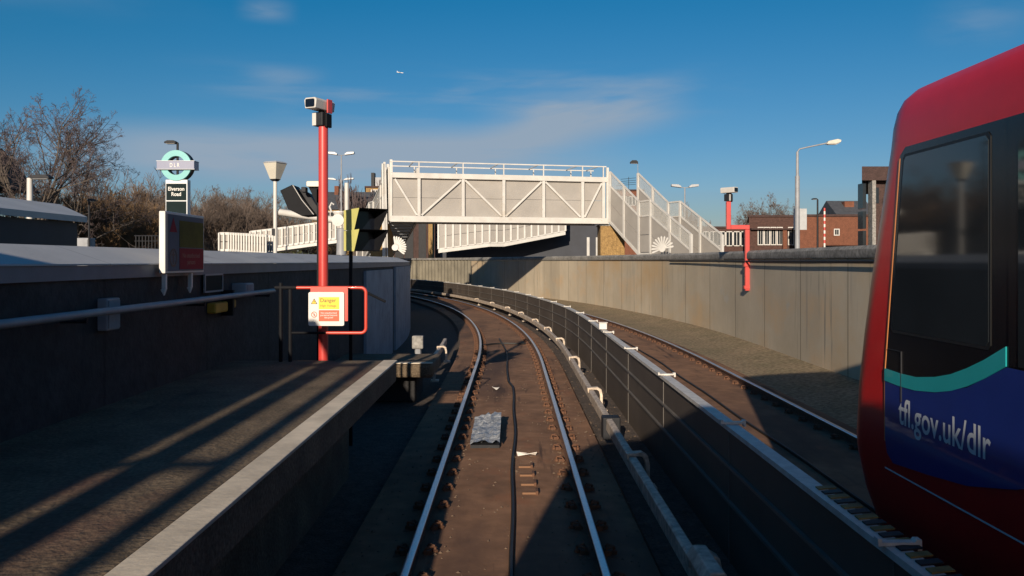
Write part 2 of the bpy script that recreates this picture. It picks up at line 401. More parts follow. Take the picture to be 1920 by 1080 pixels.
tag(MB().add(pl+[V((-700, pl[-1].y, 1.1)), V((-700, -60, 1.1))], [tuple(range(len(pl)+2))[::-1]]).build('terrain', 'ground'), kind='structure')
pr = [path(s, RW(s)+.35, 1.9) for s in srange(-60, 150, 3)]
tag(MB().add(pr+[V((-700, pr[-1].y, 1.9)), V((-700, 2500, 1.9)), V((900, 2500, 1.9)), V((900, -60, 1.9))], [tuple(range(len(pr)+4))]).build('terrain', 'ground'), kind='structure')

# platform
PE = -1.41; PZ = 1.10; PY = 10.5
pf = MB().b2((-3.55, -45, PZ-.023), (PE-.172, PY, PZ)).b2((-3.55, -45, PZ-.25), (PE-.012, PY-.01, PZ-.025))
pf.b2((-3.55, -45, -.3), (-1.95, PY-.3, PZ-.255))
po = tag(pf.build('platform', 'asphalt', bevel=.01), kind='structure')
tag(MB().b2((PE-.170, -45, PZ-.018), (PE, PY, PZ+.006)).build('platform_edge', 'edge_white', po, bevel=.006), 'pale white coping stone')
# ledge beyond the platform end
t = thing('concrete_ledge', 'low concrete ledge with a thin pale top just beyond the platform end', 'ledge', (-2.3, 15.3, -.25))
MB().b2((-3.3, 15.6, -.26), (-1.75, 16.8, .248)).build('block', 'dark_wall', t, bevel=.03)  # dark block stands in for the shaded void under the slab
MB().b2((-3.3, 15.12, .25), (-1.40, 16.85, .50)).build('slab', 'asphalt', t, bevel=.06)
MB().b2((-3.3, 15.14, .502), (-1.42, 15.3, .515)).build('edge', 'edge_white', t)

# right retaining wall
t = thing('retaining_wall', 'long stained concrete retaining wall curving along the right-hand track', 'wall', (6.9, 0, 0))
a = srange(-45, 68, 1.0)
sweep(MB(), [(0, -.2), (0, 2.38), (.34, 2.38), (.34, -.2)], a, RW, closed=True).build('wall', 'concrete', t)
sweep(MB(), [(-.07, 2.385), (-.09, 2.42), (-.085, 2.56), (-.02, 2.63), (.38, 2.63), (.42, 2.385)], a, RW, closed=True).build('coping', 'coping', t, smooth=40)
t = thing('corrugated_wall', 'ribbed metal sheet wall beyond the concrete one, at the end of the curve', 'wall', path(80, 6.6, 0))
a = srange(68.02, 130, .36); zz = {s: (.085 if (i//1) % 2 else 0) for i, s in enumerate(a)}
sweep(MB(), [(0, -.2), (0, 2.44)], a, lambda s: RW(s)+zz[s]).build('sheet', 'corrugated', t)
sweep(MB(), [(-.06, 2.44), (-.06, 2.62), (.3, 2.62), (.3, 2.44)], srange(68.02, 130, 1), RW, closed=True).build('coping', 'coping', t)
tag(sweep(MB(), [(-.10+.03*math.cos(q*1.047), 2.32+.03*math.sin(q*1.047)) for q in range(6)], srange(-10, 33.5, 1), RW, closed=True).build('cable_run', 'cable'), 'black cable run clipped under the coping of the right-hand concrete wall', 'cable')

# left parapet wall with sloping coping
t = thing('parapet_wall', 'dark platform wall with a broad pale sloping coping on the left', 'wall', (-3.5, 0, 0))
a = srange(-45, 150, 1.0)
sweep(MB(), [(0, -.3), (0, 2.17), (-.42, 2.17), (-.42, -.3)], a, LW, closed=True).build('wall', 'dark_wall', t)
sweep(MB(), [(.035, 2.172), (.035, 2.285), (-.02, 2.285), (-.02, 2.172)], a, LW, closed=True).build('fascia', 'fascia', t)
sweep(MB(), [(.05, 2.287), (.05, 2.30), (-.42, 2.455), (-.47, 2.455), (-.47, 2.287)], a, LW, closed=True).build('coping', 'coping_lead', t)
pp = MB()
for q0, q1, h in ((19.6, 24.2, 2.10), (24.9, 33, 2.16)):
    sweep(pp, [(.002, -.3), (.07, -.3), (.07, h), (.002, h)], srange(q0, q1, 1), LW, closed=True)
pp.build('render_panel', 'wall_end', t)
# wall furniture on the left
t = thing('handrail', 'grey tubular handrail along the dark platform wall', 'handrail', (-3.2, 4, PZ))
MB().tube([(-3.24, y, 1.92) for y in (-8, 0, 6, 11.6)], .032, 10).build('rail', 'grey_paint', t, smooth=50)
for y in (-6, -3.5, -1, 1.5, 4, 6.5, 9, 11.4): MB().tube([(-3.44, y, 1.86), (-3.24, y, 1.86), (-3.24, y, 1.91)], .014, 6).build('bracket', 'dark_metal', t)
t = thing('junction_box', 'pale grey junction box on the platform wall below the handrail, nearest one', 'box', (-3.36, 7.1, 1.5))
MB().b2((-3.45, 7.08, 1.74), (-3.36, 7.32, 2.01)).build('box', 'grey_paint', t, bevel=.012)
MB().b2((-3.358, 7.10, 1.76), (-3.352, 7.30, 1.99)).build('lid', 'pale_render', t)
t = thing('junction_box', 'small grey junction box above the yellow box on the platform wall', 'box', (-3.36, 10.5, 1.9))
MB().b2((-3.45, 10.45, 1.90), (-3.25, 10.75, 2.05)).build('box', 'grey_paint', t, bevel=.015)
MB().b2((-3.248, 10.48, 1.92), (-3.242, 10.72, 2.03)).build('lid', 'pale_render', t)
t = thing('wall_box', 'small yellow box hung on the dark wall below the handrail', 'box', (-3.36, 9.8, 1.72))
MB().b2((-3.44, 9.6, 1.73), (-3.33, 10.02, 1.85)).build('body', 'hut_yellow', t, bevel=.02)
MB().b2((-3.44, 10.12, 1.76), (-3.34, 10.35, 1.86)).build('side_unit', 'hut_yellow', t, bevel=.02)
MB().b2((-3.43, 10.055, 1.68), (-3.29, 10.115, 1.98)).build('strap', 'black_plastic', t)
t = thing('notice_frame', 'small empty green framed notice board on the dark platform wall', 'notice board', (-3.43, 9.6, 2.05))
M = fr((-3.41, 9.45, 1.99), (0, 1, 0), (0, 0, 1))
MB().plate(M, rect(0, 0, .55, .17), .012).build('board', 'green_black', t)
fb = MB()
for q in (rect(-.02, -.02, .57, 0), rect(-.02, .17, .57, .19), rect(-.02, 0, 0, .17), rect(.55, 0, .57, .17)): fb.plate(M, q, .02)
fb.build('frame', 'grey_paint', t)
# unseen canopy added behind the camera to stripe the platform with shade
t = thing('shade_canopy', 'unseen canopy added over the dark wall behind the viewpoint to shade the platform', 'canopy', (-3.7, -12, PZ))
MB().b2((-5.7, -32, 3.62), (-4.02, 1.3, 3.74)).build('roof', 'grey_paint', t, bevel=.02)  # roof of the added canopy
MB().b2((-3.40, -32, 3.64), (-3.31, 1.3, 3.72)).build('shade_strip', 'dark_metal', t)  # thin strip added for one dark streak on the platform
for y in (-28, -22, -16, -10, -4, .9): MB().b2((-4.015, y, 3.66), (-3.405, y+.08, 3.72)).build('added_tie_bar', 'dark_metal', t)
MB().b2((-3.80, -32, 3.50), (-3.62, 3.25, 3.615)).build('shade_beam', 'dark_metal', t)  # added beam; gap leaves a lit streak, overrun shades the mast foot
for y in (-28, -19, -10, -1): MB().tube([(-4.3, y, 1.1), (-4.3, y, 3.62)], .07, 10).build('post', 'dark_metal', t)  # posts of the added canopy

# ------------------------------------------------------------------ rails
def rail(o, label, smax=125, clips=True, gr='running rails'):
    root = thing('running_rail', label, 'rail', path(6, o, -.16), 0, gr)
    ss = srange(-40, smax, 1.0)
    sweep(MB(), [(o-.033, -.012), (o-.033, -.045), (o-.012, -.05), (o-.010, -.13), (o-.065, -.142), (o-.065, -.155), (o+.065, -.155), (o+.065, -.142), (o+.010, -.13), (o+.012, -.05), (o+.033, -.045), (o+.033, -.012)], ss, closed=True).build('web', 'rust', root)
    sweep(MB(), [(o-.033, -.0115), (o+.033, -.0115), (o+.030, -.003), (o+.018, 0), (o-.018, 0), (o-.030, -.003)], ss, closed=True).build('running_surface', 'rail_steel', root, smooth=60)
    if clips:
        me = None
        for k in range(60):
            s = 5.2+k*.66
            p = path(s, o, -.15); th = 0 if s < S0 else (s-S0)/R
            if me is None:
                c = MB(); c.b2((-.19, -.09, -.03), (.19, .09, .012))
                for sd in (-1, 1):
                    c.b2((sd*.10-.03, -.06, .012), (sd*.10+.03, .06, .055)); c.tube([(sd*.06, -.045, .03), (sd*.09, -.05, .075), (sd*.15, -.02, .08), (sd*.16, .03, .06), (sd*.10, .05, .075), (sd*.07, .05, .03)], .011, 5)
                    c.lathe((sd*.155, 0, .012), [(.026, 0), (.026, .03), (.012, .035), (.012, .06)], 6)
                me = c.build('rail_clip', 'rust', None); cl = me
            else:
                cl = me.copy(); col.objects.link(cl)
            cl.parent = root; cl.location = WMX[root.name].inverted() @ p; cl.rotation_euler = (0, 0, th+.06*math.sin(k*2.3+o*5))
    return root
rail(-.7525, 'left running rail of the near track, close to the platform edge')
rail(.7525, 'right running rail of the near track, beside the conductor rail')
rail(3.875-.7525, 'running rail just behind the low centre fence', clips=False)
rail(3.875+.7525, 'running rail nearest the right-hand concrete wall, running under the red train')

# conductor rail with its hoods
def conductor(o, label, brs, s0, s1):
    root = thing('conductor_rail', label, 'conductor rail', path(6, o, -.15))
    sweep(MB(), [(o-.045, .06), (o-.045, .19), (o-.03, .205), (o+.03, .205), (o+.045, .19), (o+.045, .06)], srange(s0, s1, 1), closed=True).build('rail', 'conductor', root, smooth=30)
    for k, s in enumerate(brs):
        th = 0 if s < S0 else (s-S0)/R
        M = Matrix.Translation(path(s, o, -.15)) @ Matrix.Rotation(th, 4, 'Z')
        b = MB(); pr_ = [(-.06, .30), (-.07, .385), (.10, .40), (.165, .36), (.185, .26), (.185, 0), (.14, 0), (.14, .26), (.12, .33), (.09, .355), (-.04, .358), (-.04, .30)]
        Mf = M @ fr((0, .06, 0), (1, 0, 0), (0, 0, 1)); b.plate(Mf, pr_, .12)
        b.plate(M @ fr((0, .09, 0)), rect(.10, -.01, .26, .03), .18)
        b.build('bracket', 'conductor', root, bevel=.006)
    return root
c = conductor(1.36, 'pale hooded conductor rail just right of the near track', (6.1, 9.3, 14.1, 18.7, 23.2, 27.0, 30.8, 35, 39, 43.5, 48), -20, 75)
MB().b2((1.22, 11.45, -.08), (1.46, 11.7, .22)).build('clamp', 'dark_metal', c, bevel=.02)
k = MB().plate(fr((1.24, 6.0, .21)), [(0, 0), (.15, 0), (.17, .05), (.12, .12), (.03, .12), (-.02, .05)], .55).build('joint_cover', 'conductor', c, bevel=.01)
c = conductor(-1.72, 'short conductor rail on the left of the near track beyond the platform', (17.6, 21), 16.9, 23.5)

# low centre fence
FO = interp([(0, 1.93), (24, 1.92), (36, 1.77), (50, 1.6), (80, 1.6)])
t = thing('centre_fence', 'low dark fence with pale top edge between the two tracks', 'fence', (1.9, 6, -.2))
a = srange(-20, 100, 1.0)
sweep(MB(), [(-.02, -.26), (-.02, .885), (.02, .885), (.02, -.26)], a, FO, closed=True).build('panel', 'fence_panel', t)
for z in (.28, .58): sweep(MB(), [(-.05, z-.012), (-.05, z+.012), (-.022, z+.012), (-.022, z-.012)], a, FO, closed=True).build('rail', 'fence_rail', t)
sweep(MB(), [(-.055, .887), (-.055, .925), (.055, .925), (.055, .887)], a, FO, closed=True).build('top_edge', 'galv', t)
tr = MB(); br = []
for k in range(24):
    s = 1.05+k*3.13
    th = 0 if s < S0 else (s-S0)/R
    M = Matrix.Translation(path(s, FO(s), 0)) @ Matrix.Rotation(th, 4, 'Z')
    MB().plate(M @ fr((-.03, -.05, 0), (1, 0, 0)), rect(-.006, -.25, 0, .885), .006).build('post', 'fence_rail', t)
    b = MB().plate(M @ fr((0, .04, 0)), [(-.09, .927), (.105, .927), (.105, .905), (.125, .905), (.125, .958), (.10, .958), (.09, .945), (-.07, .945), (-.07, .962), (-.09, .962)], .05)
    b.build('bracket', 'galv', t)
gm, gd = MB(), MB()
for i in range(24):
    yy = 2.9+i*.1
    (gm if i % 2 else gd).add([(1.87, yy, .9265), (1.99, yy+.03, .9265), (1.99, yy+.09, .9265), (1.87, yy+.06, .9265)]+[(1.87, yy, .934), (1.99, yy+.03, .934), (1.99, yy+.09, .934), (1.87, yy+.06, .934)], [(3, 2, 1, 0), (4, 5, 6, 7), (0, 1, 5, 4), (1, 2, 6, 5), (2, 3, 7, 6), (3, 0, 4, 7)])
gm.cur = 1; gm.add(gd.v, gd.f); gm.build('striped_edge', ['worn_yellow', 'dark_metal'], t)
t = thing('marker_box', 'small white box fixed on top of the low centre fence', 'box', path(17.4, FO(17.4), .93))
MB().box(path(17.4, FO(17.4)-.02, 1.0), (.16, .12, .13)).build('box', 'sign_white', t, bevel=.012)
MB().box(path(17.4, FO(17.4)-.02, 1.075), (.18, .14, .012)).build('lid', 'galv', t)

# ------------------------------------------------------------------ small things on the trackbed
rg = random.Random(3)
pts = [V((.02+.012*math.sin(y*1.7)+.02*math.sin(y*.6), y, -.108)) for y in [i*.5 for i in range(-10, 34)]]
pts += [path(s, -.02-.01*(s-17)+.02*math.sin(s*.9), -.108) for s in srange(17.2, 26.8, .6)]
tag(MB().tube(pts, .022, 6).build('loop_cable', 'cable', smooth=60), 'black cable snaking along the middle of the near trackbed', 'cable')
pts = [path(24.6+.9*q+.25*math.sin(q*5), -.72+1.45*q, -.105) for q in [i/14 for i in range(15)]]
tag(MB().tube(pts, .03, 6).build('cross_cable', 'cable', smooth=60), 'black cable crossing the near track from rail to rail', 'cable')
tag(MB().tube([path(s, 3.60+.015*math.sin(s*1.3), -.108) for s in srange(4, 46, .7)], .022, 6).build('loop_cable', 'cable', smooth=60), 'black cable along the middle of the far trackbed beyond the fence', 'cable')
t = thing('track_antenna', 'crinkled silvery sheet covered box lying between the near rails', 'box', (-.36, 11.9, -.13))
f = MB(); nx, ny = 8, 22; gv = []
for j in range(ny+1):
    for i in range(nx+1):
        gv.append(V((-.55+.39*i/nx, 11.15+1.65*j/ny, -.06+.04*(i/nx)+.06*(j/ny)+.028*rg.uniform(-1, 1)+.02*math.sin(j*1.4+i*.5))))
f.add(gv, [(j*(nx+1)+i, j*(nx+1)+i+1, (j+1)*(nx+1)+i+1, (j+1)*(nx+1)+i) for j in range(ny) for i in range(nx)])
f.build('cover', 'foil', t)
MB().b2((-.545, 11.17, -.128), (-.165, 12.78, -.085)).build('box', 'dark_metal', t)
def scrap(loc, w_, l_, rz, label, grp=None):
    m = Matrix.Translation(V(loc)) @ Matrix.Rotation(rz, 4, 'Z'); b = MB()
    p = [(-w_, -l_), (0, -l_*1.1), (w_, -l_*.8), (w_*.9, l_), (0, l_*.9), (-w_*1.1, l_*.8)]
    b.add([m @ V((x, y, .012+.02*((i*7) % 3))) for i, (x, y) in enumerate(p)]+[m @ V((x, y, .004+.02*((i*7) % 3))) for i, (x, y) in enumerate(p)], [(0, 1, 4, 5), (1, 2, 3, 4), (11, 10, 7, 6), (10, 9, 8, 7)]+[(i, (i+1) % 6, 6+(i+1) % 6, 6+i)[::-1] for i in range(6)])
    return tag(b.build('paper_scrap', 'paper'), label, 'litter', grp)
scrap((-.31, 16.3, -.125), .04, .09, .5, 'crumpled white paper scrap on the trackbed beyond the silvery box')
scrap((.19, 10.7, -.12), .12, .022, .06, 'flat white paper strip lying right of the central cable')
for q, (dx, dy) in enumerate(((.08, 10.1), (.09, 9.7), (.10, 9.3), (.11, 8.95))):
    t = thing('cable_cleat', ['topmost', 'second', 'third', 'lowest'][q]+' of four small rusty cleats in a row right of the cable', 'cleat', (dx, dy, -.125), 0, 'cleats beside the cable')
    MB().b2((dx, dy, -.13), (dx+.17, dy+.09, -.105)).build('plate', 'trackbed', t); MB().b2((dx+.14, dy-.03, -.13), (dx+.165, dy+.12, -.085)).build('lug', 'rust', t)
gr = MB(); rq = random.Random(8)
for i in range(2600):
    s_ = 5+abs(rq.gauss(0, 1))*14; o_, z_ = rq.choice(((rq.uniform(-1.36, -.86), -.14), (rq.uniform(-.66, .66)*rq.random()**.3, -.122), (rq.uniform(.86, 1.25), -.14), (rq.uniform(1.3, 1.88), -.235), (rq.uniform(2.0, 2.6), -.235), (rq.uniform(5.2, 6.6), -.15), (rq.gauss(-.62, .06), -.128), (rq.gauss(.62, .06), -.128)))
    r_ = rq.uniform(.006, .02); p = path(s_, o_, z_); h = [V((rq.uniform(.6, 1.3)*r_, 0, 0)), V((0, rq.uniform(.6, 1.3)*r_, 0)), V((0, 0, rq.uniform(.5, .9)*r_))]
    gr.add([p+h[0], p+h[1], p-h[0], p-h[1], p+h[2]], [(0, 1, 4), (1, 2, 4), (2, 3, 4), (3, 0, 4)])
tag(gr.build('grit', 'grit'), kind='stuff')
t = thing('marker_post', 'stubby concrete marker post beyond the platform end in the shade', 'post', (-2.0, 18.6, -.26))
MB().tube([(-2.05, 18.6, -.26), (-2.05, 18.6, .42)], .07, 8).build('stem', 'pale_render', t); MB().b2((-2.17, 18.5, .42), (-1.93, 18.7, .70)).build('head', 'coping', t, bevel=.02)

# ------------------------------------------------------------------ trains
XS = 2.50                                        # near side of the red train
def zs(px, py): return HC-(py-HZ)/(px-960)*XS
def ys(px): return F*XS/(px-960)
TW = 1.325; TIP = 6.62; TCX = XS+TW
def make_train():
    root = thing('train', 'red light rail train with blue and teal side panel on the far track', 'train', (TCX, TIP, 0))
    def yf(z):
        tb = [(.2, -.5), (.45, -.18), (.8, -.03), (1.2, 0), (2.0, -.20), (3.05, -.58), (3.3, -.63), (3.43, -.67), (3.52, -.76), (3.6, -1.1)]
        for (a, x), (b, y) in zip(tb, tb[1:]):
            if z <= b: return x+(y-x)*(max(z, a)-a)/(b-a)
        return tb[-1][1]
    levels = [(.22, 1.02), (.26, 1.16), (.40, 1.235), (.70, 1.285), (.95, 1.32), (1.05, TW), (1.4, TW), (1.8, TW), (2.2, TW), (2.6, TW), (2.9, TW), (3.06, TW), (3.2, 1.322), (3.30, 1.305), (3.37, 1.275), (3.43, 1.21), (3.475, 1.11), (3.52, .93), (3.56, .66), (3.58, .35), (3.585, .02)]
    rings = []
    for z, w_ in levels:
        y0 = TIP+yf(z); r = min(.52, w_*.9); half = []
        half.append((w_, TIP-27.5))
        for q in range(8): half.append((w_, TIP-27.5+(27.5+yf(z)-r)*(q+1)/8))
        for q in range(1, 13):
            a = math.pi/2*q/12; half.append((w_-r+r*math.cos(a), y0-r+r*math.sin(a)-.0*a))
        half.append(((w_-r)*.5, y0+.05)); half.append((0, y0+.07))
        ring_ = [V((TCX-x, y, z)) for x, y in half]+[V((TCX+x, y, z)) for x, y in half[-2::-1]]
        rings.append(ring_)
    b = MB().loft(rings); m = len(rings[0])
    b.f.append(list(range(m))[::-1]); b.m.append(0); b.uv.append([(0, 0)]*m)
    b.f.append([i*m for i in range(len(rings))]+[i*m+m-1 for i in range(len(rings)-1, -1, -1)]); b.m.append(0); b.uv.append([(0, 0)]*(2*len(rings)))
    body = b.build('body', 'train_red', root, smooth=50)
    # underframe and wheels
    MB().b2((TCX-.95, TIP-27, .08), (TCX+.95, TIP-1.6, .22)).build('underframe', 'black_plastic', root)
    for sd in (-1, 1):
        def F_(Y=0): return fr((TCX+sd*TW, 0, 0), (0, sd, 0), (0, 0, 1))
        M = F_(); S = sd                         # local x = sd * world Y
        def P(pts): return [(S*y, z) for y, z in (pts if sd < 0 else pts[::-1])]
        # points listed from the nose side going backwards at the bottom, counter-clockwise seen from outside (for sd=-1: right is -Y)
        def reg(top, bot): return P(bot+top[::-1])   # bot, top lists from nose (high Y) to rear
        ye = lambda z: TIP-.92+( -.23*(max(z, 1.6)-1.6)/1.45)
        # black band
        band_bot = [(ye(1.55), 1.55), (ye(1.55)-.5, 1.54), (TIP-1.95, 1.6), (TIP-2.32, 1.75), (TIP-3.0, 1.78), (TIP-26.5, 1.78)]
        band_top = [(ye(3.0)+.0, 3.0), (ye(3.04)-.06, 3.045), (TIP-1.95, 3.045), (TIP-2.32, 3.045), (TIP-3.0, 3.045), (TIP-26.5, 3.045)]
        MB().plate(M, reg(band_top, band_bot), .006).build('window_band', 'train_black', root)
        # edge trim
        tr_ = [(ye(1.12)+.012, 1.12), (ye(1.6)+.012, 1.6), (ye(2.3)+.012, 2.3), (ye(2.98)+.012, 2.98)]
        MB().plate(M, P(tr_[::-1]+[(y-.014, z) for y, z in tr_]) if False else reg(tr_, [(y-.013, z) for y, z in tr_])[::-1] if sd > 0 else reg(tr_, [(y-.013, z) for y, z in tr_]), .008).build('edge_trim', 'edge_trim', root)
        # blue panel
        bt = [(ye(1.5), 1.53), (TIP-1.2, 1.52), (TIP-1.6, 1.55), (TIP-1.95, 1.63), (TIP-2.32, 1.785), (TIP-3.2, 1.79), (TIP-8, 1.79)]
        bb = [(ye(1.1), 1.14), (ye(1)-.03, 1.05), (ye(1)-.12, 1.0), (TIP-1.5, 1.04), (TIP-1.95, 1.09), (TIP-2.4, 1.19), (TIP-2.9, 1.36), (TIP-3.5, 1.6), (TIP-4.2, 1.74)]
        MB().plate(M, reg(bt[:-2]+[(TIP-4.2, 1.79)], bb), .009).build('blue_panel', 'train_blue', root)
        # teal swoosh
        tt = [(ye(1.6), 1.605), (TIP-1.12, 1.60), (TIP-1.35, 1.605), (TIP-1.6, 1.64), (TIP-1.78, 1.68), (TIP-1.95, 1.735), (TIP-2.12, 1.80), (TIP-2.32, 1.89)]
        tb = [(ye(1.5), 1.525), (TIP-1.12, 1.518), (TIP-1.35, 1.522), (TIP-1.6, 1.55), (TIP-1.78, 1.585), (TIP-1.95, 1.635), (TIP-2.12, 1.70), (TIP-2.32, 1.79)]
        MB().plate(M, reg(tt, tb), .013).build('teal_stripe', 'train_teal', root)
        # end side window
        yw0 = lambda z: ye(z)-.045
        def quad(y0b, y0t, y1, z0, z1, r=.025):
            return P([(y0b, z0+r), (y0b-r, z0), (y1+r, z0), (y1, z0+r), (y1, z1-r), (y1+r, z1), (y0t-r, z1), (y0t, z1-r)])
        sf = MB().plate(M, quad(yw0(1.87), yw0(2.98), TIP-2.18, 1.855, 3.0), .010).build('window', 'seal', root)
        MB().plate(M, quad(yw0(1.87)-.018, yw0(2.98)-.018, TIP-2.162, 1.873, 2.982), .0125).build('pane', 'train_glass', sf)
        # doors and further windows down the side
        y = TIP-2.34
        for k in range(6):
            d = MB().plate(M, P([(y, 1.795 if k == 0 else .98), (y-1.4, 1.795 if k == 0 else .98), (y-1.4, 3.04), (y, 3.04)]), .011 if k else .0105).build('door', 'train_black' if k == 0 else 'train_red', root)
            for q in (0, .7):
                MB().plate(M, P([(y-.09-q, 1.8 if k == 0 else 1.3), (y-.61-q, 1.8 if k == 0 else 1.3), (y-.61-q, 2.92), (y-.09-q, 2.92)]), .015).build('pane', 'train_glass', d)
            MB().plate(M, P([(y-.694, 1.80 if k == 0 else .99), (y-.706, 1.80 if k == 0 else .99), (y-.706, 3.03), (y-.694, 3.03)]), .0155).build('seal', 'seal', d)
            for q in range(2):
                if k == 5 and q: break
                sw = MB().plate(M, P([(y-1.5-q*1.25, 1.86), (y-2.65-q*1.25, 1.86), (y-2.65-q*1.25, 2.96), (y-1.5-q*1.25, 2.96)]), .010).build('window', 'seal', root)
                MB().plate(M, P([(y-1.53-q*1.25, 1.89), (y-2.62-q*1.25, 1.89), (y-2.62-q*1.25, 2.93), (y-1.53-q*1.25, 2.93)]), .0125).build('pane', 'train_glass', sw)
            y -= 4.3
        hl = MB(); y0, y1 = ye(1.5)-.05, ye(1.5)-.24
        for a_, b_, c_, d_ in ((y0, 1.74, y1, 1.743), (y1, 1.42, y1-.004, 1.743)): hl.plate(M, P([(a_, b_), (c_, b_), (c_, d_), (a_, d_)]), .0145)
        hl.build('hatch', 'dark_metal', root)
        # lettering
        yc = TIP-.13-(.985+2.06)/2 if sd < 0 else TIP-1.52
        Mt = fr((TCX+sd*TW, yc, 1.335), (0, sd, 0), (0, 0, 1))
        MB().text(Mt, 'tfl.gov.uk/dlr', width=1.06, height=.225, t=.0105, bold=.012).build('lettering', 'silver_text', root)
        # seams
        sm = MB(); sm.plate(M, P([(TIP-.9, .935), (TIP-26, .935), (TIP-26, .945), (TIP-.9, .945)]), -.012+.03 if False else .001)
        sm.build('skirt_seam', 'silver_text', root)
    # cab front
    fw = []
    for z in (1.75, 2.3, 2.9):
        fw.append([V((TCX+x, TIP+yf(z)+.075-(.5*(max(0, abs(x)-.8)))**1-.0, z)) for x in (-1.0, -.8, -.4, 0, .4, .8, 1.0)])
    MB().loft(fw).build('windscreen', 'train_glass', root)
    for x in (-.85, .85):
        MB().lathe((TCX+x, TIP-.03, 1.05), [(.09, 0), (.10, .05), (.09, .1)], 12).build('headlight', 'lamp_cream', root)
    return root
train = make_train()
dup(train, (X0, -.12, 0), label='red light rail train in whose front window the viewpoint stands, on the near track')

# ------------------------------------------------------------------ platform end: mast, gate, signs, monitors
def cctv(p, M, root, s=1.0):
    """camera housing pointing along M's -Y, p = mount top"""
    T = Matrix.Translation(V(p)) @ M
    def bx(lo, hi, nm, mt, b=.01):
        m = MB().b2(lo, hi); m.v = [T @ (q*s) for q in m.v]; return m.build(nm, mt, root, bevel=b*s)
    bx((-.09, -.10, -.01), (.10, .10, .21), 'mount', 'dark_metal', .015)
    bx((.102, -.05, -.03), (.15, .09, .19), 'cover_plate', 'black_plastic')
    bx((-.095, -.104, .0), (-.02, -.1, .2), 'mount_face', 'white_paint', .001)
    h = MB().plate(fr((0, -.28, .33), (1, 0, 0), (0, 0, 1)), [(-.10, -.085), (.10, -.085), (.12, .05), (.09, .085), (-.09, .085), (-.12, .05)], .5, -.5)
    h.v = [T @ (q*s) for q in h.v]; hh = h.build('housing', 'white_paint', root, bevel=.01*s)
    g = MB().plate(fr((0, -.285, .33), (1, 0, 0), (0, 0, 1)), rrect(-.085, -.065, .085, .06, .02), .006); g.v = [T @ (q*s) for q in g.v]; g.build('lens_window', 'screen_black', hh)
    bx((-.03, -.03, .2), (.03, .06, .26), 'neck', 'dark_metal', .004)
    bx((.125, -.02, .20), (.15, .1, .42), 'side_plate', 'red_paint', .004)
t = thing('camera_mast', 'tall red pole with a security camera on top at the platform end', 'camera mast', (-2.37, 10.72, -.2))
MB().tube([(-2.37, 10.72, -.2), (-2.37, 10.72, 4.02)], .06, 20).build('pole', 'red_paint', t, smooth=50)
MB().lathe((-2.37, 10.72, -.25), [(.16, 0), (.16, .02), (.07, .03), (.07, .1)], 16).build('base_plate', 'red_paint', t)
cctv((-2.40, 10.72, 4.02), Matrix.Rotation(math.radians(-24), 4, 'Z'), t, .78)

t = thing('end_gate', 'red tubular gate with rounded corners across the platform end', 'gate', (-2.4, 10.35, PZ))
gx0, gx1, gz0, gz1, gy = W(520, 0, 10.3).x, W(684, 0, 10.3).x, 1.45, 2.0, 10.38
def rloop(x0, z0, x1, z1, r, y):
    return [V((x, y, z)) for x, z in rrect(x0, z0, x1, z1, r)]
xb = W(553, 0, 10.3).x; lp = [V((x, gy, z)) for x, z in rrect(gx0, gz0, gx1, gz1, .06)][:12]      # lower right, then upper right corner
MB().tube([V((W(609, 0, 10.3).x, gy, gz0))]+lp+[V((xb, gy, gz1))], .020, 10).build('frame', 'red_tube', t, smooth=60)
for px in (523, 541): MB().tube([(W(px, 0, 10.3).x, gy, PZ), (W(px, 0, 10.3).x, gy, 2.06 if px < 530 else 1.98)], .024, 10).build('shaded_post', 'black_plastic', t)  # gate's left half lies in shade; the black colour carries that shade
MB().tube([(W(512, 0, 10.3).x, gy, gz1), (xb-.002, gy, gz1)], .024, 10).build('shaded_bar', 'black_plastic', t)  # shaded stretch of the red top bar, coloured black
MB().tube([(W(541, 0, 10.3).x, gy, gz0), (W(608, 0, 10.3).x, gy, gz0)], .016, 8).build('shaded_lower_bar', 'black_plastic', t)  # shaded stretch of the red bottom bar, coloured black
t = thing('danger_sign', 'white danger notice with yellow and red panels hung on the red gate', 'sign', W(613, 575, 10.28))
sx0, sx1 = W(578, 0, 10.25).x, W(648, 0, 10.25).x; Ms = fr((sx0, 10.27, 1.545), (1, 0, 0)); sw, sh = sx1-sx0, .435
MB().plate(fr((sx0+.02, 10.30, 1.60)), rect(0, 0, sw, sh-.02), .02).build('backing', 'red_tube', t)
MB().plate(Ms, rrect(0, 0, sw-.02, sh-.03, .02), .012).build('board', 'sign_white', t)
yp = MB().plate(Ms, rect(.125, .20, .37, .345), .003, .0125).build('yellow_panel', 'yellow_plate', t)
MB().text(Ms, 'Danger', width=.19, t=.0005, off=.016, cx=.24, cy=.30, bold=.006).text(Ms, 'High Voltage', width=.19, t=.0005, off=.016, cx=.24, cy=.238).build('lettering', 'sign_black', yp)
rp_ = MB().plate(Ms, rect(.125, .055, .37, .188), .003, .0125).build('red_panel', 'red_plate', t)
MB().text(Ms, 'No unauthorised\npersonnel beyond\nthis point', width=.2, t=.0005, off=.016, cx=.245, cy=.125, bold=.012).build('lettering', 'sign_white', rp_)
wt = MB().plate(Ms, [(.03, .262), (.108, .262), (.069, .33)], .002, .0125).build('warning_triangle', 'sign_black', t)
MB().plate(Ms, [(.042, .268), (.096, .268), (.069, .316)], .002, .0145).build('triangle_fill', 'yellow_plate', wt)
MB().plate(Ms, [(.072, .305), (.060, .289), (.070, .289), (.066, .272), (.079, .293), (.070, .293)], .001, .0168).build('bolt_symbol', 'sign_black', wt)
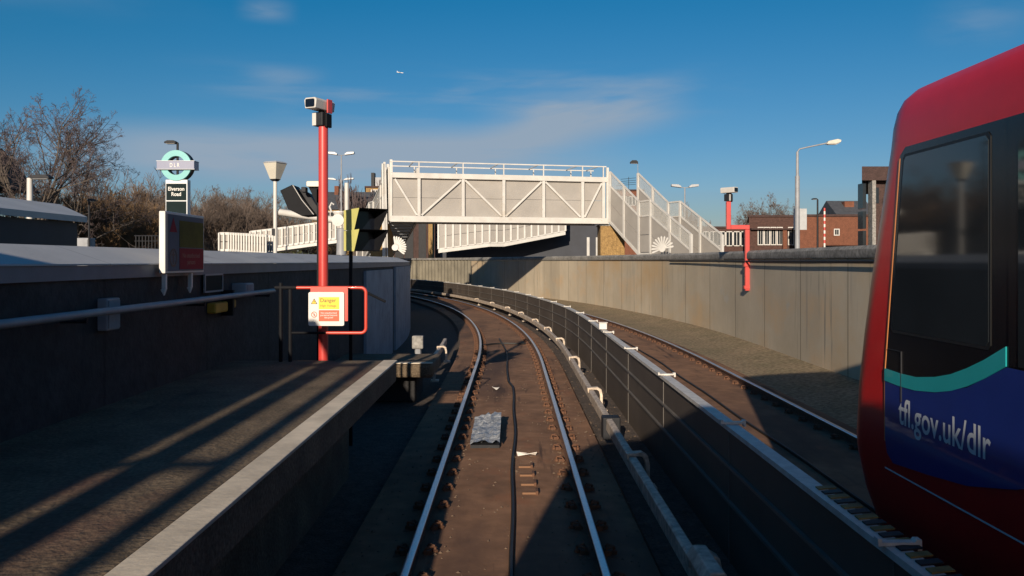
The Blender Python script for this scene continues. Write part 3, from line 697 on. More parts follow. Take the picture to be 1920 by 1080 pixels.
pc = MB().ring(Ms @ Matrix.Translation((.069, .135, 0)), .028, .036, .002, .0125, 28).plate(Ms @ Matrix.Translation((.069, .135, 0)) @ Matrix.Rotation(-.8, 4, 'Z'), rect(-.028, -.003, .028, .003), .002, .015).build('prohibition_ring', 'red_plate', t)
MB().plate(Ms, rect(.065, .115, .073, .148), .001, .0125).plate(Ms, rect(.056, .138, .082, .143), .0012, .0125).build('figure_symbol', 'sign_black', pc)

# driver monitors with yellow cheeks
def monitor(root, c, yaw, s=1.0, cheek='yellow_side'):
    T = Matrix.Translation(V(c)) @ Matrix.Rotation(yaw, 4, 'Z')
    a, b = .235*s, .15*s
    fr_ = [(-a, -b), (a*.86, -b), (a, b), (-a*.96, b)]
    # hood: a hollow shell leaning out over the screen
    back = [V((-a*.9, .30*s, -b*.95)), V((a*.8, .30*s, -b*.95)), V((a*.85, .30*s, b*.9)), V((-a*.9, .30*s, b*.9))]
    lip = [V((-a*.88, .02*s, -b)), V((a*.82, .02*s, -b)), V((a, -.16*s, b)), V((-a*.98, -.16*s, b))]
    inn = [q*.94+V((0, .0, 0)) for q in lip]; ib = [V((q.x*.9, .12*s, q.z*.9)) for q in back]
    sh = MB()
    for i in range(4):
        j = (i+1) % 4; sh.cur = 1 if i == 3 else 0
        sh.add([T @ q for q in (lip[i], lip[j], back[j], back[i])], [(3, 2, 1, 0)])
        sh.cur = 0
        sh.add([T @ q for q in (lip[i], lip[j], inn[j], inn[i])], [(0, 1, 2, 3)]); sh.add([T @ q for q in (inn[i], inn[j], ib[j], ib[i])], [(0, 1, 2, 3)])
    sh.add([T @ q for q in back], [(3, 2, 1, 0)])
    o = sh.build('hood', ['black_plastic', cheek], root)
    MB().add([T @ q for q in ib], [(0, 1, 2, 3)]).build('screen', 'screen_black', o)
t = thing('platform_monitors', 'pair of black hooded monitors with yellow sides stacked on a thin post', 'monitor', (-1.97, 11.7, PZ-1))
YM = 11.6
mc1 = W(690, 412, YM); mc2 = W(690, 451, YM)
monitor(t, mc1, math.radians(40), .98); monitor(t, mc2, math.radians(40), .98)
MB().b2((W(653, 0, YM).x, YM+.05, -.2), (W(659, 0, YM).x, YM+.10, 3.0)).build('post', 'black_plastic', t)
for c_ in (mc1, mc2): MB().tube([(W(656, 0, YM).x, YM+.07, c_.z), c_+V((.02, .2, 0))], .025, 8).build('arm', 'black_plastic', t)
MB().tube([(W(656, 0, YM).x, YM+.07, 2.0), (W(712, 0, YM).x, YM+.5, 1.75)], .02, 8).build('stay', 'dark_metal', t)
# black monitor behind the red mast, turned away
t = thing('rear_monitor', 'black hooded monitor turned away on a black post behind the red pole', 'monitor', (-2.5, 11.2, PZ-1))
YB = 11.2
pts = [(525, 357), (548, 346), (592, 403), (566, 405), (540, 392)]
Mb = fr(W(525, 405, YB), (1, 0, 0), (0, 0, 1)); k = YB/F
MB().plate(Mb, [((x-525)*k, (405-y)*k) for x, y in ((540, 392), (566, 405), (592, 403), (548, 346), (525, 357))], .35, -.35).build('hood', 'black_plastic', t, bevel=.008)
MB().plate(Mb, [((x-525)*k, (405-y)*k) for x, y in ((588, 404), (603, 402), (577, 362), (566, 356), (556, 352))], .22, -.30).build('body', 'dark_metal', t, bevel=.01)
MB().tube([W(549, 347, YB-.01), W(566, 375, YB-.01), W(588, 402, YB-.01)], .005, 6).build('edge_strip', 'white_paint', t)
MB().b2((W(594, 0, YB).x, YB, -.2), (W(604, 0, YB).x, YB+.07, 2.32+.95)).build('post', 'black_plastic', t)
MB().plate(Mb, [((x-525)*k, (405-y)*k) for x, y in ((592, 380), (604, 380), (604, 350), (578, 350), (584, 362))], .12, -.12).build('bracket', 'black_plastic', t)
MB().plate(fr(W(574, 350, YB-.06)), rrect(0, 0, .2, .075, .02), .2, -.2).build('cap', 'lamp_cream', t, bevel=.008)
MB().box(W(571, 356, YB-.05), (.06, .12, .07)).build('lamp_unit', 'dark_metal', t, bevel=.008)

# warning box on the wall
t = thing('warning_box', 'upright boxed warning sign with one bright white edge on the left wall', 'sign', (-3.3, 8.6, 2.17))
MB().b2((-3.36, 8.12, 2.205), (-3.30, 9.14, 2.80)).build('box', 'sign_white', t, bevel=.006)
Mw = fr((-3.298, 8.15, 2.225), (0, 1, 0), (0, 0, 1))
MB().plate(Mw, rect(0, 0, .96, .55), .004).build('face', 'box_face', t)
MB().plate(Mw, rect(.30, .235, .95, .50), .002, .0045).build('olive_panel', 'box_olive', t)
rd = MB().plate(Mw, rect(.30, .015, .95, .225), .002, .0045).build('maroon_panel', 'box_maroon', t)
mat('faded_pink', (.24, .05, .065), .4, .1)
MB().text(Mw, 'No unauthorised\npersons', width=.46, t=.0004, off=.0068, cx=.61, cy=.115).build('lettering', 'faded_pink', rd)
MB().plate(Mw, [(.06, .38), (.24, .38), (.15, .52)], .002, .0045).build('triangle', 'box_maroon', t)
rn = MB().ring(Mw @ Matrix.Translation((.15, .13, 0)), .072, .09, .002, .0045, 28).build('ring', 'sign_black', t)
MB().plate(Mw, rect(.14, .07, .16, .19), .001, .0045).plate(Mw, rect(.11, .15, .19, .165), .0012, .0045).build('figure_symbol', 'sign_black', rn)
for y in (8.2, 8.86):
    b = MB().b2((-3.36, y-.02, 2.05), (-3.32, y+.02, 2.2)); b.plate(fr((-3.37, y-.025, 1.99), (1, 0, 0)), [(0, .06), (.03, 0), (.05, .06)], .04, -.04); b.build('bracket', 'sign_white', t, bevel=.004)

# station totem
YT = 24.0
c = W(333, 311, YT); t = thing('station_totem', 'station name totem with a teal ring and dark name panel', 'station sign', (c.x, YT, 1.1))
M = fr((c.x, YT, c.z)); r = 28.5*YT/F
MB().ring(M, r*.62, r, .26, -.13, 56).build('ring', ['teal_sign'], t, smooth=40)
MB().ring(M, r*.62-.004, r+.006, .2, -.16, 56).build('ring_rim', 'dark_metal', t, smooth=40)
kx = YT/F
ba = MB().plate(M, rect(-34*kx, -7*kx, 36*kx, 7.5*kx), .36, -.16).build('bar', 'slate_sign', t, bevel=.008)
fb = MB()
for q in (rect(-34.6*kx, 7.5*kx, 36.6*kx, 8.4*kx), rect(-34.6*kx, -7.9*kx, 36.6*kx, -7*kx)): fb.plate(M, q, .37, -.165)
fb.build('bar_edge', 'silver_text', ba)
MB().text(M, 'D L R', width=18*kx, height=7.5*kx, t=.001, off=.206, bold=.01).build('lettering', 'sign_white', ba)
MB().b2((c.x-20*kx, YT-.1, 1.1), (c.x+21*kx, YT+.14, c.z-r*.93)).build('column', 'silver_text', t, bevel=.01)
Mp = fr((c.x, YT-.102, 0))
pz = lambda py: HC-(py-HZ)*kx
np_ = MB().plate(Mp, rect(-18.5*kx, pz(376), 19*kx, pz(345)), .006).build('name_panel', 'green_black', t)
MB().plate(Mp, rect(-18.5*kx, pz(470), 19*kx, pz(378)), .006).build('lower_panel', 'green_black', t)
MB().text(Mp, 'Elverson\nRoad', width=30*kx, height=17*kx, t=.001, off=.0075, cx=.3*kx, cy=pz(359.5), bold=.018).build('lettering', 'sign_white', np_)

# ------------------------------------------------------------------ lamps
def post_lamp(name, label, px, pbase, ptop, Y, r, mt, head, group=None, zb=1.1):
    a = W(px, ptop, Y); t = thing(name, label, 'street lamp', (a.x, Y, zb), 0, group)
    MB().tube([(a.x, Y, zb), (a.x, Y, a.z)], r, 8, r*.8).build('post', mt, t, smooth=60); head(t, a); return t
def head_arm(dx, dz, ln, mt='dark_metal', hz=.07):
    def h(t, a):
        MB().tube([a, a+V((dx*.4, 0, dz)), a+V((dx, 0, dz))], .028, 6).build('arm', mt, t)
        s = 1 if dx > 0 else -1
        x0, x1 = sorted((a.x+dx, a.x+dx+s*ln))
        b = MB().plate(fr((0, a.y+.14, a.z+dz-.02)), [(x0, 0), (x1, 0), (x1, hz*.5), (x1-.2*ln, hz), (x0+.25*ln, hz), (x0, hz*.5)], .28); b.build('lamp_head', mt, t, bevel=.008)
        MB().b2((x0+.05, a.y-.11, a.z+dz-.035), (x1-.05, a.y+.11, a.z+dz-.021)).build('lens', 'lamp_glass', t)
    return h
post_lamp('street_lamp', 'pale post with a flat dark lamp head above the grey shed', 56, 0, 334, 24, .10, 'white_paint', head_arm(.08, 0, .52, hz=.11))
post_lamp('street_lamp', 'dark lamp with a curved head rising behind the station totem', 333, 0, 268, 31, .055, 'dark_metal', head_arm(-.02, .0, .42, hz=.1))
post_lamp('street_lamp', 'thin dark post with a small cap standing right of the grey shed', 167, 0, 376, 26, .035, 'dark_metal', head_arm(.02, 0, .13))
# inverted pyramid lantern
YL = 20; a = W(516, 336, YL); t = thing('lantern_post', 'white post with an upturned tapering lantern left of the red pole', 'street lamp', (a.x, YL, 1.1))
MB().tube([(a.x, YL, 1.1), (a.x, YL, a.z)], .045, 12).build('post', 'white_paint', t, smooth=60)
def frust(z0, z1, h0, h1, rz):
    q = lambda h, z: [V((a.x+h*1.414*math.cos(math.pi/2*i+rz), YL+h*1.414*math.sin(math.pi/2*i+rz), z)) for i in range(4)]
    m = MB(); p = q(h0, z0)+q(h1, z1); return m.add(p, [(3, 2, 1, 0), (4, 5, 6, 7)]+[(i, (i+1) % 4, 4+(i+1) % 4, 4+i) for i in range(4)])
frust(a.z, a.z+.37, .085, .19, .35).build('lantern', 'lamp_cream', t, bevel=.006); frust(a.z+.372, a.z+.41, .205, .16, .35).build('cap', 'lamp_glass', t, bevel=.006)
frust(a.z-.05, a.z-.001, .05, .09, .35).build('collar', 'dark_metal', t)
MB().box((a.x-.03, YL-.06, W(0, 435, YL).z), (.06, .05, .16)).build('switch_box', 'dark_metal', t)
def twin(px, ptop, Y, wpx, label, mt='lamp_glass'):
    a = W(px, ptop, Y); k = Y/F; t = thing('twin_lamp', label, 'street lamp', (a.x, Y, 1.6), 0, 'twin headed street lamps')
    MB().tube([(a.x, Y, 1.6), (a.x, Y, a.z+.02)], .07, 8, .045).build('post', 'grey_paint', t, smooth=60)
    for s in (-1, 1):
        MB().tube([a, a+V((s*wpx*k*.35, 0, .02)), a+V((s*wpx*k*.5, 0, .12))], .03, 6).build('arm', 'grey_paint', t)
        MB().plate(fr(a+V((s*wpx*k*.28, .2, .0))), [(0, .0), (s*wpx*k*.7, .09), (s*wpx*k*.7, .24), (s*wpx*k*.2, .22), (0, .10)][::s], .4).build('lamp_head', mt, t, bevel=.02)
twin(640, 291, 62, 25, 'tall twin headed lamp standing behind the red pole, heads high against the sky')
twin(638, 338, 85, 26, 'lower twin headed lamp behind the ramps, below the taller one')
twin(1284, 352, 60, 26, 'twin headed lamp beyond the right-hand stairs')
post_lamp('street_lamp', 'dark disc shaped lamp head on a thin post above the right end of the footbridge', 1196, 0, 306, 66, .03, 'grey_paint', head_arm(-.0, .0, .6, hz=.24))
# tall lamp on the right
YR = 46; a = W(1495, 285, YR); t = thing('street_lamp', 'tall grey lamp post with a long arm and cream head above the right-hand wall', 'street lamp', (a.x, YR, 1.9))
MB().tube([(a.x, YR, 1.9), (a.x, YR, W(0, 330, YR).z)], .14, 10, .125).tube([(a.x, YR, W(0, 330, YR).z), (a.x, YR, a.z)], .085, 10, .07).build('post', 'grey_paint', t, smooth=60)
e = W(1552, 268, YR)
MB().tube([a, a+V((.12, 0, .16)), a+V((.5, 0, .25)), e], .04, 8).build('arm', 'grey_paint', t, smooth=60)
MB().plate(fr(e+V((-.1, .14, -.08)), (1, 0, .14)), [(0, 0), (.5, -.06), (.78, .0), (.8, .12), (.6, .2), (.1, .16)], .3).build('lamp_head', 'lamp_cream', t, bevel=.03)
MB().plate(fr(e+V((-.02, .1, -.10)), (1, 0, .14)), [(0, 0), (.45, -.06), (.62, -.01), (.6, .02), (.1, .04)], .2).build('lens', 'lamp_glass', t)
post_lamp('street_lamp', 'slim black lamp post in front of the orange brick wall', 1533, 0, 374, 55, .07, 'dark_metal', head_arm(-.05, .02, .32, hz=.08), zb=1.9)
a = W(1500, 410, 47); t = thing('road_sign', 'grey back of a road sign beside the tall lamp post', 'sign', (a.x, 47, 1.9))
MB().b2((W(1488, 0, 47).x, 47, W(0, 431, 47).z), (W(1513, 0, 47).x, 47.03, W(0, 391, 47).z)).build('plate', 'lamp_glass', t, bevel=.02); MB().tube([(a.x-.2, 47.1, 1.9), (a.x-.2, 47.1, W(0, 389, 47).z)], .04, 8).build('post', 'grey_paint', t)
a = W(1546, 0, 52); t = thing('barrier_pole', 'red and white banded pole standing upright by the orange brick wall', 'pole', (a.x, 52, 1.9))
z0, z1 = W(0, 462, 52).z, W(0, 390, 52).z
nb = 12
mr, mw = MB(), MB()
for i in range(nb): MB().tube([(a.x, 52, z0+(z1-z0)*i/nb), (a.x, 52, z0+(z1-z0)*(i+1)/nb)], .056, 8).build('red_band' if i % 2 else 'white_band', 'red_paint' if i % 2 else 'sign_white', t)
mw.tube([(a.x, 52, 1.9), (a.x, 52, z0)], .055, 8); mw.build('pole', 'sign_white', t); 

# cranked camera mast on the right wall
t = thing('camera_mast', 'cranked red pole with a security camera fixed to the right-hand concrete wall', 'camera mast', path(27, RW(27)-.1, .9))
YC = 25.0
q = lambda px, py: V(((px-960)*YC/F, YC, HC-(py-HZ)*YC/F))
wx = RW(25)+X0-.19
sx = wx-q(1393, 0).x
P_ = [q(1358, 378), q(1358, 426), q(1393, 426), q(1393, 545)]
P_ = [p+V((sx, -.0, 0)) for p in P_]
pb = MB()
pb.bar(P_[0], P_[1]+V((0, 0, -.065)), .13, .13).bar(P_[1]+V((.066, 0, 0)), P_[2]+V((.065, 0, 0)), .13, .13).bar(P_[2]+V((0, 0, -.067)), P_[3], .13, .13)
pb.build('pole', 'red_paint', t, bevel=.012)
for z in (P_[3].z+.1, P_[3].z+.75): MB().b2((P_[3].x-.1, YC-.09, z-.05), (P_[3].x+.2, YC+.09, z+.05)).build('wall_bracket', 'red_paint', t, bevel=.01)
cctv(P_[0]+V((0, 0, .02)), Matrix.Rotation(math.radians(40), 4, 'Z'), t, .95)

# ------------------------------------------------------------------ footbridge
t = thing('footbridge', 'white steel truss footbridge over the tracks', 'footbridge', (0, 48, 0))
BL, BR_ = V((-6.51, 46.3, 0)), V((5.36, 49.0, 0)); be = (BR_-BL).normalized(); bn = V((-be.y, be.x, 0)); BLn = (BR_-BL).length; BW = 2.3
def B(u, d, z): return BL+be*u+bn*d+V((0, 0, z))
up_ = [1.46, 3.9, 6.2, 8.5, 10.8, 12.05]
dg_ = [(0.15, 1, 1.35, 0), (1.6, 0, 3.78, 1), (4.02, 1, 6.08, 0), (6.32, 0, 8.38, 1), (8.62, 1, 10.68, 0), (10.92, 0, 11.95, 1)]
for d, s in ((0, 1), (BW, -1)):
    MB().bar(B(-.1, d, 4.63), B(BLn+.1, d, 4.63), .22, .33).build('chord', 'white_paint', t, bevel=.015); MB().bar(B(0, d, 7.0), B(BLn+.1, d, 7.0), .22, .29).build('chord', 'white_paint', t, bevel=.015)
    for u in up_: MB().bar(B(u, d, 4.797), B(u, d, 6.853), .17, .18, up=bn).build('truss_post', 'white_paint', t, bevel=.01)
    for u0, a0, u1, a1 in dg_: MB().bar(B(u0, d, 6.80 if a0 else 4.84), B(u1, d, 6.80 if a1 else 4.84), .11, .10, up=bn).build('brace', 'white_paint', t, bevel=.01)
    pn = MB(); pn.plate(fr(B(0, d+s*.14, 0), be), rect(.05, 4.6, BLn, 5.795), .03).plate(fr(B(0, d+s*.14, 0), be), rect(.05, 5.81, BLn, 6.98), .03)
    pn.build('side_panel', 'bridge_panel', t)
    tp = MB(); tp.bar(B(-.1, d, 7.75), B(BLn+.05, d, 7.75), .06, .06)
    for u in [0]+up_: tp.bar(B(u, d, 7.146), B(u, d, 7.719), .06, .06, up=bn)
    tp.build('top_rail', 'white_paint', t)
for u in up_: MB().bar(B(u-.3, .03, 7.75), B(u-.3, BW-.03, 7.75), .045, .045).build('cross_bar', 'white_paint', t)
MB().plate(fr(B(0, BW-.2, 4.52), be), rect(-.1, 0, BLn+.1, .1), BW-.4).build('deck', 'grey_paint', t)
for u, d, z0_, z1_ in ((-.05, .1, 4.5, 7.85), (-.05, BW, 4.5, 7.85), (BLn+.12, 0, 4.46, 7.7)): MB().bar(B(u, d, z0_), B(u, d, z1_), .14, .14, up=bn).build('end_post', 'white_paint', t)
# piers
def pier(lo, hi, mt, label):
    c0 = ((lo[0]+hi[0])/2, (lo[1]+hi[1])/2, lo[2]); p = thing('bridge_pier', label, 'pier', c0)
    MB().b2(lo, hi).build('shaft', mt, p, bevel=.02); MB().b2((lo[0]-.05, lo[1]-.05, hi[2]), (hi[0]+.05, hi[1]+.05, hi[2]+.1)).build('cap', 'coping', p); return p
pier((5.1, 49.2, 1.0), (6.5, 51, 4.36), 'yellow_brick', 'yellow brick pier under the right end of the footbridge')
pier((-7.7, 46.4, 1.0), (-6.75, 48.4, 4.36), 'yellow_brick', 'yellow brick pier under the left end of the footbridge, behind the monitors')
pier((WX(803, 92), 92, 1.9), (WX(811, 92), 94, 7.2), 'yellow_brick', 'slender yellow brick pillar seen far under the footbridge, right of the dark shed doors')
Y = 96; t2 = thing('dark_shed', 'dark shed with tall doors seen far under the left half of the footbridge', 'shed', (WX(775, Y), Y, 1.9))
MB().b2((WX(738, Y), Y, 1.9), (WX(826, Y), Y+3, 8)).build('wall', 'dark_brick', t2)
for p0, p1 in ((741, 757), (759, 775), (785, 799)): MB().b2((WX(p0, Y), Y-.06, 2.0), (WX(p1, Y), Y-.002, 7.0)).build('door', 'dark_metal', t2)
# stairs
def stair(root, P0, u, right, segs, width, zsol=2.05, ztop=2.85, nsteps=11, mats=('white_paint', 'bridge_panel')):
    u = V(u).normalized(); v = V(right).normalized()
    def Q(s, d, z): return P0+u*s+v*d+V((0, 0, z))
    for d in (0, width):
        pn = MB(); po = MB(); ra = MB(); sc_ = MB()
        for (s0, z0), (s1, z1) in zip(segs, segs[1:]):
            fs = [(s0, z0), (s1, z1)]
            for (h0, h1, m_, th) in ((.12, zsol*.5, pn, .03), (zsol*.5+.03, zsol, pn, .03)):
                a_, b_, c_, d_ = Q(s0, d, z0+h0), Q(s1, d, z1+h0), Q(s1, d, z1+h1), Q(s0, d, z0+h1)
                w_ = v*.015
                m_.add([a_-w_, b_-w_, c_-w_, d_-w_, a_+w_, b_+w_, c_+w_, d_+w_], [(0, 1, 2, 3), (7, 6, 5, 4), (0, 4, 5, 1), (1, 5, 6, 2), (2, 6, 7, 3), (3, 7, 4, 0)])
            a_, b_, c_, d_ = Q(s0, d, z0+zsol+.05), Q(s1, d, z1+zsol+.05), Q(s1, d, z1+ztop-.04), Q(s0, d, z0+ztop-.04)
            sc_.add([a_, b_, c_, d_, *(x+v*.012 for x in (a_, b_, c_, d_))], [(0, 1, 2, 3), (7, 6, 5, 4), (0, 4, 5, 1), (1, 5, 6, 2), (2, 6, 7, 3), (3, 7, 4, 0)])
            for h in (.0, zsol, ztop): ra.bar(Q(s0, d, z0+h), Q(s1, d, z1+h), .10 if h < ztop else .08, .16 if h == 0 else .08)
            nn = max(1, round((s1-s0)/2.0))
            for i in range(nn+(1 if s1 == segs[-1][0] else 0)):
                f_ = i/nn; MB().bar(Q(s0+(s1-s0)*f_, d-.0, z0+(z1-z0)*f_-.05), Q(s0+(s1-s0)*f_, d, z0+(z1-z0)*f_+ztop), .13, .13, up=u).build('post', mats[0], root)
        pn.build('side_panel', mats[1], root); ra.build('rail', mats[0], root); sc_.build('mesh_screen', 'mesh_screen', root)
    st = MB()
    for (s0, z0), (s1, z1) in zip(segs, segs[1:]):
        n_ = nsteps if abs(z1-z0) > .1 else 1
        for i in range(n_):
            a_, b_ = s0+(s1-s0)*i/n_, s0+(s1-s0)*(i+1)/n_; z = z0+(z1-z0)*(i+.5)/n_
            st.bar(Q(a_, width/2, z), Q(b_+.03, width/2, z), width-.2, .2)
    st.build('steps', 'grey_paint', root)
def fan(loc, right, r, label, n=11, a0=-20, a1=200):
    t = thing('spike_fan', label, 'anti-climb spikes', loc, 0, 'anti-climb spike fans')
    M = fr(loc, right); 
    for i in range(n):
        a_ = math.radians(a0+(a1-a0)*i/(n-1)); d_ = V((math.cos(a_), math.sin(a_)))
        p_ = V((-d_.y, d_.x)); w0, w1 = .018*r/.55, .042*r/.55
        MB().plate(M, [tuple(d_*.1*r+p_*-w0), tuple(d_*r*.9-p_*w1), tuple(d_*r), tuple(d_*r*.9+p_*w1), tuple(d_*.1*r+p_*w0)], .03).build('spike', 'white_paint', t)
    MB().ring(M, .001, r*.28, .04, .031, 20).build('hub', 'white_paint', t)
t = thing('staircase', 'white panelled stairs descending from the right end of the footbridge', 'staircase', (6.5, 44, 1.9))
us = (.42, -.907, 0); vs_ = (.907, .42, 0)
stair(t, V((5.62, 48.9, 0)), us, vs_, [(0, 4.60), (3.0, 2.70), (4.1, 2.70), (7.6, .80)], 1.9)
fan(V((7.35, 41.6, W(0, 466, 41.6).z)), (.8, -.6, 0), .62, 'white spike fan on the foot of the right-hand stairs', 12, 10, 200)
t = thing('staircase', 'white mesh sided stairs dropping away from the left end of the footbridge', 'staircase', (-7.5, 50, 1.5))
stair(t, B(-.15, .3, 0), (-.36, .93, 0), (.93, .36, 0), [(0, 4.60), (4.0, 3.0), (5.2, 3.0), (9, 1.6)], 1.6)
t = thing('end_screen', 'narrow white screen panels closing the left end of the footbridge', 'screen', B(-.3, 0, 1.2))
MB().plate(fr(B(-.45, .0, 0), be), rect(-.02, 2.5, .1, 7.7), .04).bar(B(-.45, 0, 2.4), B(-.50, -.1, 7.6), .1, .1).bar(B(-.25, 0, 2.4), B(-.35, 0, 7.4), .06, .06).build('frame', 'white_paint', t)
MB().plate(fr(B(-.42, .0, 0), bn), rect(0, 4.5, 2.3, 7.5), .03).build('panel', 'bridge_panel', t)
fan(W(741, 464, 45.6), (1, 0, 0), .62, 'white spike fan beside the left end of the footbridge', 11, -35, 95)

# ramps
def ramp(label, pts, h, sp, wd, nrm, slab=.35, back=True, cap=True):
    """pts: list of points at the foot of the near parapet (z = walkway)"""
    t = thing('access_ramp', label, 'ramp', (pts[0].x, pts[0].y, 1.2)); nv = V(nrm).normalized()
    for dd in ((0, wd) if back else (0,)):
        pn = MB(); po = MB(); ra = MB()
        for a_, b_ in zip(pts, pts[1:]):
            a_, b_ = a_+nv*dd, b_+nv*dd; w_ = nv*.015
            for h0, h1 in ((.08, h*.5), (h*.5+.03, h-.03)):
                q = [a_+V((0, 0, h0)), b_+V((0, 0, h0)), b_+V((0, 0, h1)), a_+V((0, 0, h1))]
                pn.add([x+w_ for x in q]+[x-w_ for x in q], [(0, 1, 2, 3), (7, 6, 5, 4), (0, 4, 5, 1), (1, 5, 6, 2), (2, 6, 7, 3), (3, 7, 4, 0)])
            for hh in (.02, h): ra.bar(a_+V((0, 0, hh)), b_+V((0, 0, hh)), .09, .10)
            n_ = max(1, round((b_-a_).length/sp))
            for i in range(n_+(1 if b_ == pts[-1]+nv*dd else 0)): p_ = a_+(b_-a_)*i/n_-nv*.07; MB().bar(p_+V((0, 0, 0)), p_+V((0, 0, h+.03)), sp*.26, .09, up=nv).build('post', 'white_paint', t)
        pn.build('side_panel', 'bridge_panel', t); ra.build('rail', 'white_paint', t)
    sl = MB()
    for a_, b_ in zip(pts, pts[1:]):
        q = [a_-nv*.1, b_-nv*.1, b_+nv*(wd+.1), a_+nv*(wd+.1)]
        sl.add([x-V((0, 0, .05)) for x in q]+[x-V((0, 0, slab)) for x in q], [(3, 2, 1, 0), (4, 5, 6, 7), (0, 1, 5, 4), (1, 2, 6, 5), (2, 3, 7, 6), (3, 0, 4, 7)])
    sl.build('slab', 'white_paint', t); return t
ramp('white railed ramp rising to the right behind the footbridge, seen beneath its deck', [W(822, 467, 76), W(918, 455, 76.5), W(945, 455, 77), W(1060, 433, 78)], 2.2, .62, 2.2, (-.05, 1, 0))
ramp('white railed ramp climbing to the right behind the upturned lantern', [W(470, 469, 40), W(520, 463, 40), W(600, 452, 40), W(660, 444, 40)], .85, .26, 1.6, (0, 1, 0), slab=.2)
ramp('low white railing with closely spaced posts just behind the left wall', [W(412, 470, 33), W(430, 470, 33), W(500, 476, 31)], .66, .2, 1.2, (0, 1, 0), slab=.2)
# ramp underside, its shade put into a dark colour, and supports beneath the bridge
t = thing('ramp_support', 'shaded sloping ramp underside seen beneath the right half of the footbridge', 'ramp', W(1050, 470, 66))
MB().plate(fr(W(830, 484, 81)), [(0, 0), (15, 0), (15, 4.4), (8, 3.4), (5, 1.6), (0, .45)], 1.4, -1.4).build('shaded_soffit', 'shed_wall', t)  # dark material carries the shade under the ramp
for px in (1103, 1120): MB().tube([W(px, 480, 74), W(px, 445, 74)], .14, 8).build('post', 'white_paint', t)
t = thing('white_beam', 'sloping white tubular beam ending in a round plate beside the red pole', 'beam', W(635, 470, 27))
MB().tube([W(525, 398, 27.5), W(632, 413, 27)], .11, 12).build('tube', 'white_paint', t, smooth=60)
MB().ring(fr(W(634, 413, 26.8)), .001, .19, .06, 0, 24).build('end_plate', 'white_paint', t)
MB().tube([W(640, 478, 27.1), W(640, 428, 27.1)], .16, 14, .14).build('column', 'grey_paint', t, smooth=60)
MB().lathe(W(636, 402, 27.0), [(.12, -.08), (.14, -.03), (.2, .06), (.2, .1)], 14).build('cup', 'sign_white', t)
MB().tube([W(650, 401, 27.4), W(650, 343, 27.4)], .07, 10).build('mast', 'white_paint', t, smooth=60)
MB().tube([W(622, 398, 27.1), W(618, 388, 27.1), W(622, 380, 27.1), W(626, 384, 27.1)], .03, 8).build('hook', 'white_paint', t)

# ------------------------------------------------------------------ buildings
def building(name, label, cat, lo, hi, mt, wins=(), roof=None, frame_mt='white_paint', face='-y', rz=0):
    c0 = ((lo[0]+hi[0])/2, lo[1], lo[2]); b = thing(name, label, cat, c0)
    kb = hi[1]/lo[1]; fp = [(lo[0], lo[1]), (hi[0], lo[1]), (hi[0]*kb, hi[1]), (lo[0]*kb, hi[1])]     # back corners scaled along the camera's sight lines
    MB().plate(Matrix.Identity(4), fp, hi[2]-lo[2], lo[2]).build('wall', mt, b)
    if roof == 'flat':
        g_ = .12; MB().plate(Matrix.Identity(4), [(fp[0][0]-g_, fp[0][1]-g_), (fp[1][0]+g_, fp[1][1]-g_), (fp[2][0]+g_, fp[2][1]+g_), (fp[3][0]-g_, fp[3][1]+g_)], .18, hi[2]+.002).build('parapet', 'dark_brick' if 'brick' in mt else 'coping', b)
    if roof == 'gable':
        h = (hi[1]-lo[1])*.3; m_ = (lo[1]+hi[1])/2
        MB().add([(lo[0]-.2, lo[1]-.2, hi[2]), (hi[0]+.2, lo[1]-.2, hi[2]), (hi[0]+.2, hi[1]+.2, hi[2]), (lo[0]-.2, hi[1]+.2, hi[2]), (lo[0]-.2, m_, hi[2]+h), (hi[0]+.2, m_, hi[2]+h)], [(0, 1, 5, 4), (2, 3, 4, 5), (0, 4, 3), (1, 2, 5), (3, 2, 1, 0)]).build('roof', 'roof_slate', b)
    for x, z, w_, h_ in wins:
        y = lo[1]; f_ = MB()
        for q in ((x-.08, z-.08, x+w_+.08, z), (x-.08, z+h_, x+w_+.08, z+h_+.08), (x-.08, z, x, z+h_), (x+w_, z, x+w_+.08, z+h_), (x+w_*.46, z, x+w_*.54, z+h_)):
            f_.b2((q[0], y-.06, q[1]), (q[2], y-.002, q[3]))
        f_ = f_.build('window', frame_mt, b); MB().b2((x, y-.03, z), (x+w_, y-.004, z+h_)).build('pane', 'window_dark', f_)
    return b
# low brown terrace behind the right wall
Y = 84; wn = [(WX(px, Y), WZ(460, Y), .75, 1.3) for px in (1303, 1316, 1330, 1346, 1360, 1374, 1388)]
building('brick_building', 'low brown brick building with white windows behind the right-hand wall', 'building', (WX(1290, Y), Y, 1.9), (WX(1405, Y), Y+9, WZ(428, Y)), 'brown_brick', wn, 'flat')
Y = 78; wn = [(WX(px, Y), WZ(458, Y), .38, 1.5) for px in (1422, 1434, 1446, 1458, 1479)]
b = building('brick_building', 'brown brick block with a tall parapet and narrow windows, left of the orange wall', 'building', (WX(1404, Y), Y, 1.9), (WX(1500, Y), Y+12, WZ(407, Y)), 'brown_brick', wn, 'flat')
MB().b2((WX(1406, Y), Y-.5, WZ(431, Y)), (WX(1496, Y), Y-.01, WZ(428, Y))).build('canopy', 'dark_brick', b)
MB().b2((WX(1466, Y), Y-.4, 1.9), (WX(1473, Y), Y-.01, WZ(432, Y))).build('pilaster', 'orange_brick', b)
Y = 72; b = building('brick_building', 'plain orange brick building with one small window, right of the tall lamp', 'building', (WX(1499, Y), Y, 1.9), (WX(1660, Y), Y+10, WZ(406, Y)), 'orange_brick', [(WX(1565, Y), WZ(440, Y), .32, .42)], 'flat')
